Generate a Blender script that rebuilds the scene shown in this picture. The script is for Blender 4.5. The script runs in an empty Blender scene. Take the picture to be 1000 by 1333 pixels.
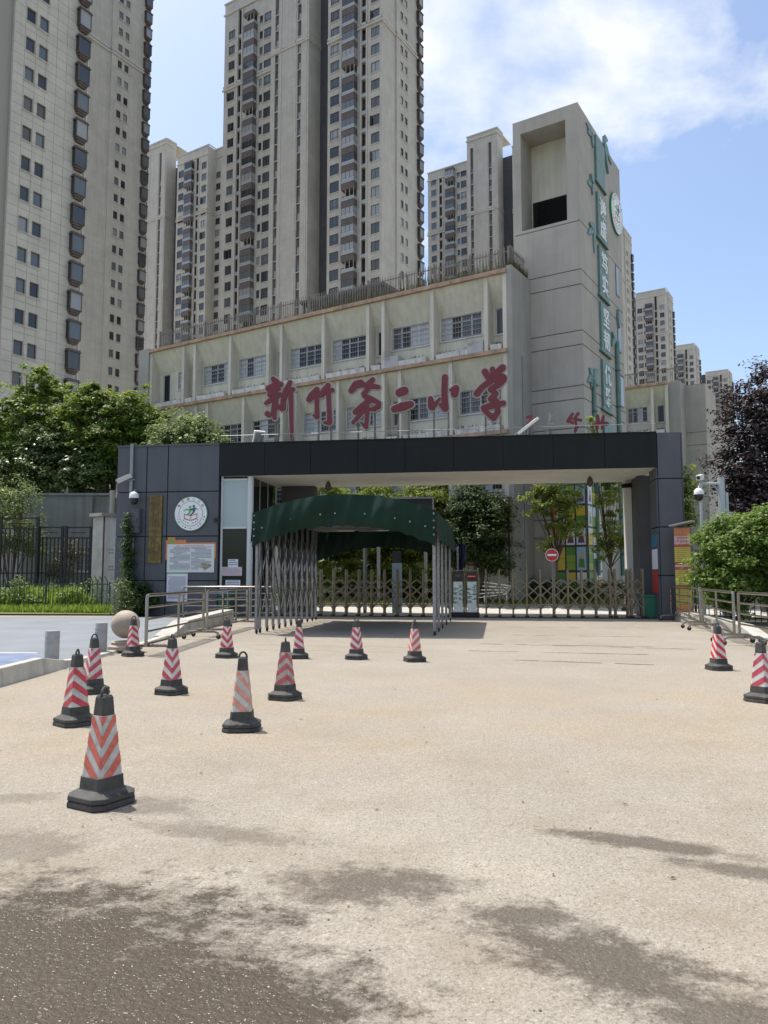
import bpy, bmesh, math, random
import numpy as np
from mathutils import Vector, Matrix
random.seed(7)
SC = bpy.context.scene
COL = SC.collection
R = math.radians

# ------------------------------------------------------------------ camera
PITCH = R(4.9)
EYE = 1.48
cam = bpy.data.cameras.new('camera')
cam.sensor_fit = 'VERTICAL'
cam.sensor_height = 36.0
cam.lens = 1000.0 / 1333.0 * 36.0
cam.clip_start = 0.05
cam.clip_end = 4000
camo = bpy.data.objects.new('camera', cam)
COL.objects.link(camo)
camo.location = (0, 0, EYE)
camo.rotation_euler = (R(90) + PITCH, 0, 0)
SC.camera = camo

# ------------------------------------------------------------------ sun and sky
SUN_EL = R(68)
SUN_DIR = Vector((-0.82, 0.57, 0)).normalized()      # towards the sun, horizontally
SUN_AZ = math.atan2(SUN_DIR.x, SUN_DIR.y)
sun = bpy.data.lights.new('sun', 'SUN')
sun.energy = 3.4
sun.angle = R(0.6)
sun.color = (1.0, 0.95, 0.86)
suno = bpy.data.objects.new('sun', sun)
COL.objects.link(suno)
suno.location = (-40, 50, 130)
sv = Vector((SUN_DIR.x * math.cos(SUN_EL), SUN_DIR.y * math.cos(SUN_EL), math.sin(SUN_EL)))
suno.rotation_euler = sv.to_track_quat('Z', 'Y').to_euler()

W = bpy.data.worlds.new('World')
SC.world = W
W.use_nodes = True
nt = W.node_tree
nt.nodes.clear()
def wn(t, **k):
    n = nt.nodes.new(t)
    for a_, b_ in k.items():
        setattr(n, a_, b_)
    return n
wo = wn('ShaderNodeOutputWorld')
bg = wn('ShaderNodeBackground')
bg.inputs[1].default_value = 0.135
sky = wn('ShaderNodeTexSky')
sky.sky_type = 'NISHITA'
sky.sun_disc = False
sky.sun_elevation = SUN_EL
sky.sun_rotation = SUN_AZ
sky.air_density = 1.0
sky.dust_density = 2.2
sky.ozone_density = 1.2
# clouds: noise on a plane of cloud high above, the same all round the sky
geo = wn('ShaderNodeTexCoord')
sep = wn('ShaderNodeSeparateXYZ')
nt.links.new(geo.outputs['Generated'], sep.inputs[0])
zc_ = wn('ShaderNodeMath', operation='ADD'); zc_.inputs[1].default_value = 0.22
nt.links.new(sep.outputs[2], zc_.inputs[0])
zm_ = wn('ShaderNodeMath', operation='MAXIMUM'); zm_.inputs[1].default_value = 0.12
nt.links.new(zc_.outputs[0], zm_.inputs[0])
dx_ = wn('ShaderNodeMath', operation='DIVIDE'); dy_ = wn('ShaderNodeMath', operation='DIVIDE')
nt.links.new(sep.outputs[0], dx_.inputs[0]); nt.links.new(zm_.outputs[0], dx_.inputs[1])
nt.links.new(sep.outputs[1], dy_.inputs[0]); nt.links.new(zm_.outputs[0], dy_.inputs[1])
cmb = wn('ShaderNodeCombineXYZ')
nt.links.new(dx_.outputs[0], cmb.inputs[0]); nt.links.new(dy_.outputs[0], cmb.inputs[1])
CLOUD_OFF = (17.471, 16.28, 0.0)
mp = wn('ShaderNodeMapping'); mp.inputs['Location'].default_value = CLOUD_OFF
nt.links.new(cmb.outputs[0], mp.inputs[0])
cn = wn('ShaderNodeTexNoise'); cn.inputs['Scale'].default_value = 1.55
cn.inputs['Detail'].default_value = 7; cn.inputs['Roughness'].default_value = 0.55
cn.inputs['Distortion'].default_value = 0.25
nt.links.new(mp.outputs[0], cn.inputs[0])
cr = wn('ShaderNodeValToRGB')
cr.color_ramp.elements[0].position = 0.51; cr.color_ramp.elements[0].color = (0, 0, 0, 1)
cr.color_ramp.elements[1].position = 0.60; cr.color_ramp.elements[1].color = (1, 1, 1, 1)
nt.links.new(cn.outputs[0], cr.inputs[0])
cmul = wn('ShaderNodeMath', operation='MULTIPLY'); cmul.inputs[1].default_value = 0.9
nt.links.new(cr.outputs[0], cmul.inputs[0])
cmix = wn('ShaderNodeMix', data_type='RGBA')
cmix.inputs[7].default_value = (4.6, 4.75, 4.95, 1)
nt.links.new(cmul.outputs[0], cmix.inputs[0])
nt.links.new(sky.outputs[0], cmix.inputs[6])
nt.links.new(cmix.outputs[2], bg.inputs[0])
nt.links.new(bg.outputs[0], wo.inputs[0])

SC.view_settings.view_transform = 'Standard'
SC.view_settings.look = 'None'
SC.view_settings.exposure = 0.75
SC.view_settings.gamma = 1.0
SC.render.engine = 'CYCLES'
SC.cycles.use_denoising = True
SC.cycles.max_bounces = 6
SC.cycles.transparent_max_bounces = 8

# ------------------------------------------------------------------ surveying helpers (photo ray -> place)
_c, _s = math.cos(PITCH), math.sin(PITCH)
def ray(px, py):
    u = (px - 500) / 1000.; v = (666.5 - py) / 1000.
    return (u, _c - v * _s, v * _c + _s)
def atY(px, py, Y):
    r = ray(px, py); t = Y / r[1]
    return Vector((r[0] * t, Y, EYE + r[2] * t))
def atZ(px, py, z=0.0):
    r = ray(px, py); t = (z - EYE) / r[2]
    return Vector((r[0] * t, r[1] * t, z))
def onface(C, d, px, py):
    """vertical plane through C along d: returns (distance along d, height)"""
    r = ray(px, py)
    det = -d[0] * r[1] + r[0] * d[1]
    s = (C[0] * r[1] - r[0] * C[1]) / det
    t = (-d[0] * C[1] + C[0] * d[1]) / det
    return s, EYE + r[2] * t

# ------------------------------------------------------------------ materials
MATS = {}
def pm(name, col, rough=0.8, metal=0.0, var=0.0, vscale=3.0, bump=0.0, bscale=40.0, streak=0.0,
       spec=0.5, stretch=None, col2=None, trans=0.0):
    if name in MATS:
        return MATS[name]
    m = bpy.data.materials.new(name)
    m.use_nodes = True
    n = m.node_tree; b = n.nodes['Principled BSDF']
    b.inputs['Base Color'].default_value = (*col, 1)
    b.inputs['Roughness'].default_value = rough
    b.inputs['Metallic'].default_value = metal
    b.inputs['Specular IOR Level'].default_value = spec
    g = n.nodes.new('ShaderNodeNewGeometry')
    cur = None
    if var > 0:
        t = n.nodes.new('ShaderNodeTexNoise')
        t.inputs['Scale'].default_value = vscale; t.inputs['Detail'].default_value = 6
        t.inputs['Roughness'].default_value = 0.6
        src = g.outputs['Position']
        if stretch:
            mpn = n.nodes.new('ShaderNodeMapping'); mpn.inputs['Scale'].default_value = stretch
            n.links.new(src, mpn.inputs[0]); src = mpn.outputs[0]
        n.links.new(src, t.inputs[0])
        mr = n.nodes.new('ShaderNodeMapRange')
        mr.inputs[1].default_value = 0.3; mr.inputs[2].default_value = 0.7
        n.links.new(t.outputs[0], mr.inputs[0])
        mx = n.nodes.new('ShaderNodeMix'); mx.data_type = 'RGBA'
        c2 = col2 if col2 else tuple(max(0, c * (1 - var)) for c in col)
        c1 = col if col2 else tuple(min(1, c * (1 + var * 0.6)) for c in col)
        mx.inputs[6].default_value = (*c2, 1); mx.inputs[7].default_value = (*c1, 1)
        n.links.new(mr.outputs[0], mx.inputs[0])
        cur = mx.outputs[2]
    if streak > 0:
        mpn = n.nodes.new('ShaderNodeMapping'); mpn.inputs['Scale'].default_value = (2.2, 2.2, 0.12)
        n.links.new(g.outputs['Position'], mpn.inputs[0])
        t2 = n.nodes.new('ShaderNodeTexNoise'); t2.inputs['Scale'].default_value = 1.6
        t2.inputs['Detail'].default_value = 8; t2.inputs['Roughness'].default_value = 0.65
        n.links.new(mpn.outputs[0], t2.inputs[0])
        r2 = n.nodes.new('ShaderNodeMapRange')
        r2.inputs[1].default_value = 0.42; r2.inputs[2].default_value = 0.75
        r2.inputs[3].default_value = 1.0; r2.inputs[4].default_value = 1.0 - streak
        n.links.new(t2.outputs[0], r2.inputs[0])
        mm = n.nodes.new('ShaderNodeMix'); mm.data_type = 'RGBA'; mm.blend_type = 'MULTIPLY'
        mm.inputs[0].default_value = 1.0
        if cur is None:
            mm.inputs[6].default_value = (*col, 1)
        else:
            n.links.new(cur, mm.inputs[6])
        n.links.new(r2.outputs[0], mm.inputs[7])
        cur = mm.outputs[2]
    if cur is not None:
        n.links.new(cur, b.inputs['Base Color'])
    if bump > 0:
        t3 = n.nodes.new('ShaderNodeTexNoise'); t3.inputs['Scale'].default_value = bscale
        t3.inputs['Detail'].default_value = 4
        n.links.new(g.outputs['Position'], t3.inputs[0])
        bn = n.nodes.new('ShaderNodeBump'); bn.inputs['Strength'].default_value = bump
        bn.inputs['Distance'].default_value = 0.02
        n.links.new(t3.outputs[0], bn.inputs['Height'])
        n.links.new(bn.outputs[0], b.inputs['Normal'])
    MATS[name] = m
    return m

def leafmat(name, c1, c2, c3=None, trans=0.35, rough=0.5):
    if name in MATS:
        return MATS[name]
    m = bpy.data.materials.new(name); m.use_nodes = True
    n = m.node_tree; b = n.nodes['Principled BSDF']; out = n.nodes['Material Output']
    g = n.nodes.new('ShaderNodeNewGeometry')
    r = n.nodes.new('ShaderNodeValToRGB')
    r.color_ramp.elements[0].color = (*c1, 1); r.color_ramp.elements[1].color = (*c2, 1)
    if c3:
        e = r.color_ramp.elements.new(0.9); e.color = (*c2, 1)
        r.color_ramp.elements[2].color = (*c3, 1)
    n.links.new(g.outputs['Random Per Island'], r.inputs[0])
    n.links.new(r.outputs[0], b.inputs['Base Color'])
    b.inputs['Roughness'].default_value = rough
    b.inputs['Specular IOR Level'].default_value = 0.35
    tr = n.nodes.new('ShaderNodeBsdfTranslucent')
    hs = n.nodes.new('ShaderNodeHueSaturation'); hs.inputs['Hue'].default_value = 0.48
    hs.inputs['Value'].default_value = 1.5
    n.links.new(r.outputs[0], hs.inputs['Color']); n.links.new(hs.outputs[0], tr.inputs[0])
    mx = n.nodes.new('ShaderNodeMixShader'); mx.inputs[0].default_value = trans
    n.links.new(b.outputs[0], mx.inputs[1]); n.links.new(tr.outputs[0], mx.inputs[2])
    n.links.new(mx.outputs[0], out.inputs[0])
    MATS[name] = m
    return m

def jointmat(name, col, jw, jh, jcol, jsize=0.02, var=0.12, streak=0.15):
    """cladding too far off to tell its panels apart: joints as fine relief and colour on face-local x/z"""
    if name in MATS:
        return MATS[name]
    m = pm(name, col, 0.8, var=var, vscale=0.35, streak=streak)
    n = m.node_tree; b = n.nodes['Principled BSDF']
    prev = b.inputs['Base Color'].links[0].from_socket
    tc = n.nodes.new('ShaderNodeTexCoord')
    sp = n.nodes.new('ShaderNodeSeparateXYZ'); cb = n.nodes.new('ShaderNodeCombineXYZ')
    n.links.new(tc.outputs['Object'], sp.inputs[0])
    n.links.new(sp.outputs[0], cb.inputs[0]); n.links.new(sp.outputs[2], cb.inputs[1])
    br = n.nodes.new('ShaderNodeTexBrick')
    br.offset = 0.0; br.squash = 1.0
    br.inputs['Scale'].default_value = 1.0
    br.inputs['Brick Width'].default_value = jw; br.inputs['Row Height'].default_value = jh
    br.inputs['Mortar Size'].default_value = jsize; br.inputs['Mortar Smooth'].default_value = 0.3
    br.inputs['Color1'].default_value = (1, 1, 1, 1); br.inputs['Color2'].default_value = (0.93, 0.93, 0.93, 1)
    br.inputs['Mortar'].default_value = (*[j / c for j, c in zip(jcol, col)], 1)
    n.links.new(cb.outputs[0], br.inputs['Vector'])
    mm = n.nodes.new('ShaderNodeMix'); mm.data_type = 'RGBA'; mm.blend_type = 'MULTIPLY'
    mm.inputs[0].default_value = 1.0
    n.links.new(prev, mm.inputs[6]); n.links.new(br.outputs[0], mm.inputs[7])
    n.links.new(mm.outputs[2], b.inputs['Base Color'])
    return m

# ------------------------------------------------------------------ mesh helpers
class MB:
    def __init__(self):
        self.v = []; self.f = []; self.m = []
    def add(self, vs, fs, m=0):
        o = len(self.v)
        self.v += [tuple(p) for p in vs]
        for f in fs:
            self.f.append([i + o for i in f]); self.m.append(m)
        return self
    def hexa(self, p, m=0):      # p: 4 bottom (ccw from above), 4 top
        return self.add(p, [(3, 2, 1, 0), (4, 5, 6, 7), (0, 1, 5, 4), (1, 2, 6, 5), (2, 3, 7, 6), (3, 0, 4, 7)], m)
    def box(self, x0, x1, y0, y1, z0, z1, m=0):
        return self.hexa([(x0, y0, z0), (x1, y0, z0), (x1, y1, z0), (x0, y1, z0),
                          (x0, y0, z1), (x1, y0, z1), (x1, y1, z1), (x0, y1, z1)], m)
    def quad(self, p, m=0):
        return self.add(p, [tuple(range(len(p)))], m)
    def bar(self, p0, p1, w, t, m=0, up=(0, 0, 1)):
        p0 = Vector(p0); p1 = Vector(p1); d = (p1 - p0).normalized()
        u = Vector(up)
        if abs(d.dot(u)) > 0.98:
            u = Vector((0, 1, 0))
        s = d.cross(u).normalized(); n = s.cross(d)
        a = s * w / 2; b = n * t / 2
        return self.add([p0 - a - b, p0 + a - b, p0 + a + b, p0 - a + b, p1 - a - b, p1 + a - b, p1 + a + b, p1 - a + b],
                        [(3, 2, 1, 0), (4, 5, 6, 7), (0, 1, 5, 4), (1, 2, 6, 5), (2, 3, 7, 6), (3, 0, 4, 7)], m)
    def tube(self, pts, r, n=8, m=0, cap=True):
        pts = [Vector(p) for p in pts]
        rs = r if isinstance(r, (list, tuple)) else [r] * len(pts)
        rings = []
        ref = None
        for i, p in enumerate(pts):
            d = (pts[min(i + 1, len(pts) - 1)] - pts[max(i - 1, 0)]).normalized()
            if ref is None:
                ref = Vector((0, 0, 1)) if abs(d.z) < 0.9 else Vector((1, 0, 0))
            s = d.cross(ref)
            if s.length < 1e-4:
                s = d.cross(Vector((0, 1, 0)))
            s.normalize(); t = s.cross(d).normalized(); ref = t
            rings.append([p + (s * math.cos(2 * math.pi * k / n) + t * math.sin(2 * math.pi * k / n)) * rs[i] for k in range(n)])
        vs = [q for rg in rings for q in rg]; fs = []
        for i in range(len(pts) - 1):
            for k in range(n):
                k2 = (k + 1) % n
                fs.append((i * n + k, i * n + k2, (i + 1) * n + k2, (i + 1) * n + k))
        if cap:
            fs.append(tuple(range(n))[::-1]); fs.append(tuple((len(pts) - 1) * n + k for k in range(n)))
        return self.add(vs, fs, m)
    def lathe(self, prof, n=16, c=(0, 0, 0), m=0):
        vs = []; fs = []
        for r, z in prof:
            for k in range(n):
                a = 2 * math.pi * k / n
                vs.append((c[0] + r * math.cos(a), c[1] + r * math.sin(a), c[2] + z))
        for i in range(len(prof) - 1):
            for k in range(n):
                k2 = (k + 1) % n
                fs.append((i * n + k, i * n + k2, (i + 1) * n + k2, (i + 1) * n + k))
        fs.append(tuple(range(n))[::-1]); fs.append(tuple((len(prof) - 1) * n + k for k in range(n)))
        return self.add(vs, fs, m)
    def prism(self, poly, y0, y1, m=0):
        """polygon in x/z (any winding), extruded from y0 to y1"""
        ar = sum(poly[i][0] * poly[(i + 1) % len(poly)][1] - poly[(i + 1) % len(poly)][0] * poly[i][1] for i in range(len(poly)))
        if ar < 0:
            poly = poly[::-1]
        n = len(poly)
        vs = [(x, y0, z) for x, z in poly] + [(x, y1, z) for x, z in poly]
        fs = [tuple(range(n)), tuple(range(n, 2 * n))[::-1]]
        for i in range(n):
            j = (i + 1) % n
            fs.append((j, i, n + i, n + j))
        return self.add(vs, fs, m)
    def slab(self, poly, z0, z1, m=0):
        """polygon in x/y extruded from z0 to z1"""
        ar = sum(poly[i][0] * poly[(i + 1) % len(poly)][1] - poly[(i + 1) % len(poly)][0] * poly[i][1] for i in range(len(poly)))
        if ar < 0:
            poly = poly[::-1]
        n = len(poly)
        vs = [(x, y, z0) for x, y in poly] + [(x, y, z1) for x, y in poly]
        fs = [tuple(range(n))[::-1], tuple(range(n, 2 * n))]
        for i in range(n):
            j = (i + 1) % n
            fs.append((i, j, n + j, n + i))
        return self.add(vs, fs, m)
    def mesh(self, name, mats, smooth=False, bevel=0.0):
        me = bpy.data.meshes.new(name)
        me.from_pydata(self.v, [], self.f)
        if not isinstance(mats, (list, tuple)):
            mats = [mats]
        for k in mats:
            me.materials.append(k)
        if len(mats) > 1:
            me.polygons.foreach_set('material_index', self.m)
        if bevel > 0:
            bm = bmesh.new(); bm.from_mesh(me)
            bmesh.ops.remove_doubles(bm, verts=bm.verts, dist=1e-5)
            es = [e for e in bm.edges if len(e.link_faces) == 2 and e.calc_face_angle(0) > R(28)]
            bmesh.ops.bevel(bm, geom=es, offset=bevel, segments=2, affect='EDGES', profile=0.6, clamp_overlap=True)
            bm.to_mesh(me); bm.free()
        if smooth:
            me.polygons.foreach_set('use_smooth', [True] * len(me.polygons))
            try:
                me.set_sharp_from_angle(angle=R(38))
            except Exception:
                pass
        me.update()
        return me
    def build(self, name, mats, parent=None, smooth=False, bevel=0.0, loc=(0, 0, 0), rz=0.0):
        return link(name, self.mesh(name, mats, smooth, bevel), parent, loc, rz)

def link(name, me, parent=None, loc=(0, 0, 0), rz=0.0):
    o = bpy.data.objects.new(name, me)
    COL.objects.link(o)
    o.location = loc
    if rz:
        o.rotation_euler = (0, 0, rz)
    if parent is not None:
        o.parent = parent
    return o
def tag(o, label, cat, group=None, kind=None):
    o['label'] = label; o['category'] = cat
    if group: o['group'] = group
    if kind: o['kind'] = kind
    return o
def thing(name, label, cat, loc=(0, 0, 0), rz=0.0, group=None):
    return tag(link(name, None, None, loc, rz), label, cat, group)
def struct(o, kind='structure', label=None):
    o['kind'] = kind
    if label: o['label'] = label
    return o
def copy_tree(o, parent=None):
    c = o.copy(); COL.objects.link(c)
    if parent is not None:
        c.parent = parent
    for ch in list(o.children):
        copy_tree(ch, c)
    return c
def text_mesh(s, size, depth, mat, bold=0.0):
    cu = bpy.data.curves.new('lettering', 'FONT')
    cu.body = s; cu.size = size; cu.extrude = depth; cu.offset = bold
    cu.align_x = 'CENTER'; cu.align_y = 'CENTER'; cu.resolution_u = 3
    ob = bpy.data.objects.new('lettering', cu); COL.objects.link(ob)
    dg = bpy.context.evaluated_depsgraph_get()
    me = bpy.data.meshes.new_from_object(ob.evaluated_get(dg))
    bpy.data.objects.remove(ob)
    me.materials.clear(); me.materials.append(mat)
    return me
def text_obj(name, s, size, depth, mat, parent, loc, rz=0.0, bold=0.0, sx=1.0):
    o = link(name, text_mesh(s, size, depth, mat, bold), parent, loc)
    o.rotation_euler = (R(90), 0, rz); o.scale = (sx, 1, 1)
    return o

def wall_holes(L, z0, z1, holes, depth, x0=0.0):
    """wall in x/z on y=0 facing -y, rectangular holes (xa,xb,za,zb), reveals going back to +y"""
    mb = MB()
    xs = sorted({round(v, 3) for v in [x0, L] + [h[0] for h in holes] + [h[1] for h in holes]})
    zs = sorted({round(v, 3) for v in [z0, z1] + [h[2] for h in holes] + [h[3] for h in holes]})
    xs = [x for x in xs if x0 - 1e-4 <= x <= L + 1e-4]; zs = [z for z in zs if z0 - 1e-4 <= z <= z1 + 1e-4]
    byx = [(h[0], h[1], h[2], h[3]) for h in holes]
    for j in range(len(zs) - 1):
        zm = (zs[j] + zs[j + 1]) / 2
        act = [h for h in byx if h[2] < zm < h[3]]
        i = 0; start = None
        for i in range(len(xs) - 1):
            xm = (xs[i] + xs[i + 1]) / 2
            inside = any(h[0] < xm < h[1] for h in act)
            if not inside:
                if start is None: start = xs[i]
            if inside and start is not None:
                mb.quad([(start, 0, zs[j]), (xs[i], 0, zs[j]), (xs[i], 0, zs[j + 1]), (start, 0, zs[j + 1])]); start = None
        if start is not None:
            mb.quad([(start, 0, zs[j]), (xs[-1], 0, zs[j]), (xs[-1], 0, zs[j + 1]), (start, 0, zs[j + 1])])
    for xa, xb, za, zb in byx:
        d = depth
        mb.quad([(xa, 0, za), (xa, 0, zb), (xa, d, zb), (xa, d, za)])
        mb.quad([(xb, 0, za), (xb, d, za), (xb, d, zb), (xb, 0, zb)])
        mb.quad([(xa, 0, za), (xa, d, za), (xb, d, za), (xb, 0, za)])
        mb.quad([(xa, 0, zb), (xb, 0, zb), (xb, d, zb), (xa, d, zb)])
    return mb

# shared materials
asphalt_c = (0.30, 0.265, 0.225)
white_paint = pm('white_paint', (0.78, 0.77, 0.74), 0.5, var=0.08, vscale=6)
steel = pm('stainless_steel', (0.30, 0.27, 0.23), 0.30, 0.9, var=0.2, vscale=9)
galv = pm('galvanised_steel', (0.27, 0.275, 0.275), 0.45, 0.5, var=0.3, vscale=14)
bronze = pm('gate_steel', (0.20, 0.168, 0.11), 0.42, 0.6, var=0.3, vscale=12)
black_iron = pm('black_iron', (0.010, 0.011, 0.011), 0.6)
green_iron = pm('dark_green_iron', (0.015, 0.045, 0.035), 0.5, 0.1)
rubber = pm('black_rubber', (0.018, 0.018, 0.018), 0.7, bump=0.1, bscale=80)
black_plastic = pm('black_plastic', (0.015, 0.015, 0.016), 0.35)
white_plastic = pm('white_plastic', (0.7, 0.7, 0.69), 0.35)
concrete = pm('concrete', (0.42, 0.40, 0.36), 0.9, var=0.25, vscale=2.5, bump=0.25, bscale=60)

# ================================================================== GROUND
def asphalt():
    m = bpy.data.materials.new('dusty_asphalt'); m.use_nodes = True
    n = m.node_tree; L = n.links.new; b = n.nodes['Principled BSDF']
    g = n.nodes.new('ShaderNodeNewGeometry'); pos = g.outputs['Position']
    def noise(scale, det=5, rough=0.6, src=pos, dist=0.0):
        t = n.nodes.new('ShaderNodeTexNoise'); t.inputs['Scale'].default_value = scale
        t.inputs['Detail'].default_value = det; t.inputs['Roughness'].default_value = rough
        t.inputs['Distortion'].default_value = dist
        L(src, t.inputs[0]); return t.outputs[0]
    def math_(op, a, b_=None, clamp=False):
        k = n.nodes.new('ShaderNodeMath'); k.operation = op; k.use_clamp = clamp
        for i, x in enumerate((a, b_)):
            if x is None: continue
            if isinstance(x, (int, float)): k.inputs[i].default_value = x
            else: L(x, k.inputs[i])
        return k.outputs[0]
    def rng(x, a0, a1, b0, b1):
        k = n.nodes.new('ShaderNodeMapRange'); k.inputs[1].default_value = a0; k.inputs[2].default_value = a1
        k.inputs[3].default_value = b0; k.inputs[4].default_value = b1; L(x, k.inputs[0]); return k.outputs[0]
    def mixc(f, a, b_, bl='MIX'):
        k = n.nodes.new('ShaderNodeMix'); k.data_type = 'RGBA'; k.blend_type = bl
        if isinstance(f, float): k.inputs[0].default_value = f
        else: L(f, k.inputs[0])
        for i, x in ((6, a), (7, b_)):
            if isinstance(x, tuple): k.inputs[i].default_value = (*x, 1)
            else: L(x, k.inputs[i])
        return k.outputs[2]
    big = noise(0.35, 6, 0.6)
    base = mixc(rng(big, 0.35, 0.65, 0, 1), (0.300, 0.270, 0.224), (0.348, 0.316, 0.266))
    # dusty yellow-brown drift across the middle of the forecourt
    sp = n.nodes.new('ShaderNodeSeparateXYZ'); L(pos, sp.inputs[0])
    band = math_('MULTIPLY', rng(sp.outputs[1], 5.5, 7.2, 0, 1), rng(sp.outputs[1], 9.5, 13.5, 1, 0))
    dust = math_('MULTIPLY', band, rng(noise(0.55, 5, 0.6), 0.38, 0.62, 0.0, 0.85))
    base = mixc(dust, base, (0.35, 0.29, 0.208))
    light = math_('MULTIPLY', rng(noise(1.4, 6, 0.65), 0.5, 0.72, 0.0, 0.5), rng(sp.outputs[1], 4.0, 6.5, 1, 0))
    base = mixc(light, base, (0.43, 0.385, 0.31))
    # aggregate
    ag = n.nodes.new('ShaderNodeTexVoronoi'); ag.inputs['Scale'].default_value = 130
    L(pos, ag.inputs[0])
    agv = n.nodes.new('ShaderNodeSeparateColor'); L(ag.outputs['Color'], agv.inputs[0])
    base = mixc(rng(agv.outputs[0], 0.0, 0.4, 0.5, 0.0), base, (0.11, 0.095, 0.08))
    base = mixc(rng(agv.outputs[1], 0.88, 1.0, 0.0, 0.28), base, (0.56, 0.53, 0.47))
    ag2 = n.nodes.new('ShaderNodeTexVoronoi'); ag2.inputs['Scale'].default_value = 48
    L(pos, ag2.inputs[0])
    ag2v = n.nodes.new('ShaderNodeSeparateColor'); L(ag2.outputs['Color'], ag2v.inputs[0])
    core = rng(ag2.outputs['Distance'], 0.25, 0.5, 1.0, 0.0)
    base = mixc(math_('MULTIPLY', core, rng(ag2v.outputs[0], 0.72, 0.95, 0.0, 0.55)), base, (0.13, 0.11, 0.09))
    base = mixc(math_('MULTIPLY', core, rng(ag2v.outputs[1], 0.80, 1.0, 0.0, 0.5)), base, (0.55, 0.51, 0.44))
    base = mixc(rng(noise(22, 5, 0.75), 0.3, 0.62, 0.3, 0.0), base, (0.13, 0.11, 0.09))
    # damp patches where water was spilled: each an irregular pool at its own place
    streaky = n.nodes.new('ShaderNodeMapping'); streaky.inputs['Rotation'].default_value = (0, 0, 0.5); streaky.inputs['Scale'].default_value = (0.95, 1.25, 1)
    L(pos, streaky.inputs[0])
    wn_ = noise(1.5, 8, 0.72, streaky.outputs[0])
    wob = noise(6.0, 8, 0.78, streaky.outputs[0])
    edge = math_('ADD', math_('MULTIPLY', rng(wn_, 0, 1, -1, 1), 1.5), math_('MULTIPLY', rng(wob, 0, 1, -1, 1), 1.3))
    fine = noise(45, 3, 0.6)
    wet = None
    for (cx, cy, rx, ry, ang, st) in PATCHES:
        mpn = n.nodes.new('ShaderNodeMapping'); mpn.vector_type = 'TEXTURE'
        mpn.inputs['Location'].default_value = (cx, cy, 0); mpn.inputs['Rotation'].default_value = (0, 0, ang)
        mpn.inputs['Scale'].default_value = (rx, ry, 1)
        L(pos, mpn.inputs[0])
        ln = n.nodes.new('ShaderNodeVectorMath'); ln.operation = 'LENGTH'; L(mpn.outputs[0], ln.inputs[0])
        d = math_('ADD', ln.outputs[1], math_('MULTIPLY', edge, 0.9))
        w = rng(math_('ADD', d, math_('MULTIPLY', fine, 0.75)), 1.72, 1.0, 0.0, st)
        wet = w if wet is None else math_('MAXIMUM', wet, w)
    brown = math_('MULTIPLY', rng(noise(0.9, 7, 0.7), 0.46, 0.68, 0.0, 0.55), rng(sp.outputs[1], 3.2, 9.0, 1, 0.3))
    base = mixc(brown, base, (0.20, 0.163, 0.112))
    col = mixc(math_('MULTIPLY', wet, 0.9), base, (0.050, 0.037, 0.025))
    L(col, b.inputs['Base Color'])
    glint = rng(agv.outputs[2], 0.80, 0.90, 0.0, 1.0)
    rgh = n.nodes.new('ShaderNodeMix'); rgh.data_type = 'FLOAT'
    L(glint, rgh.inputs[0]); L(rng(wet, 0.35, 1, 0.9, 0.5), rgh.inputs[2]); L(rng(wet, 0.3, 0.9, 0.9, 0.22), rgh.inputs[3])
    L(rgh.outputs[0], b.inputs['Roughness'])
    spc = n.nodes.new('ShaderNodeMix'); spc.data_type = 'FLOAT'; spc.inputs[2].default_value = 0.16; spc.inputs[3].default_value = 0.7
    L(math_('MULTIPLY', glint, wet), spc.inputs[0]); L(spc.outputs[0], b.inputs['Specular IOR Level'])
    h = math_('ADD', math_('ADD', math_('MULTIPLY', ag.outputs['Distance'], 0.5), math_('MULTIPLY', ag2.outputs['Distance'], -1.2)), math_('MULTIPLY', noise(160, 2), 0.5))
    bn = n.nodes.new('ShaderNodeBump'); bn.inputs['Distance'].default_value = 0.006
    bn.inputs['Strength'].default_value = 0.9
    L(h, bn.inputs['Height']); L(bn.outputs[0], b.inputs['Normal'])
    return m
PATCHES = []
for (px_, py_, wx, wy, ang, st) in [
        (70, 1240, 0.85, 0.66, -0.25, 1.0), (290, 1320, 0.52, 0.46, -0.3, 1.0), (30, 1330, 1.0, 0.6, 0, 1.0), (480, 1150, 0.42, 0.22, -0.15, 0.75),
        (800, 1255, 0.62, 0.20, -0.62, 0.85), (960, 1330, 0.4, 0.2, -0.6, 0.8), (690, 1195, 0.28, 0.17, -0.4, 0.8),
        (860, 1100, 0.55, 0.10, -0.42, 0.75), (980, 1135, 0.4, 0.12, -0.4, 0.7),
        (200, 1050, 0.30, 0.22, 0.0, 0.45), (290, 1085, 0.45, 0.14, -0.3, 0.45), (20, 1040, 0.25, 0.12, 0.1, 0.35),
        (30, 1100, 0.4, 0.2, -0.2, 0.4)]:
    q = atZ(px_, py_)
    PATCHES.append((q.x, q.y, wx, wy, ang, st))
AS = asphalt()
g = MB().quad([(-900, -60, 0), (900, -60, 0), (900, 900, 0), (-900, 900, 0)])
struct(g.build('ground', AS))

# portal frame: facade line, local x to the right along the facade, y going back through the gate
PA = math.atan2(-3.16, 21.35)            # direction of the facade
PO = Vector((10.63, 27.20, 0))           # foot of its right end
pd = (math.cos(PA), math.sin(PA)); pb = (-math.sin(PA), math.cos(PA))
def pw(x, y, z=0.0):
    return Vector((PO.x + pd[0] * x + pb[0] * y, PO.y + pd[1] * x + pb[1] * y, z))
def pf(px, py, y=0.0):
    """photo point on the plane y behind the facade -> local x, z"""
    return onface((PO.x + pb[0] * y, PO.y + pb[1] * y), pd, px, py)

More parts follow.
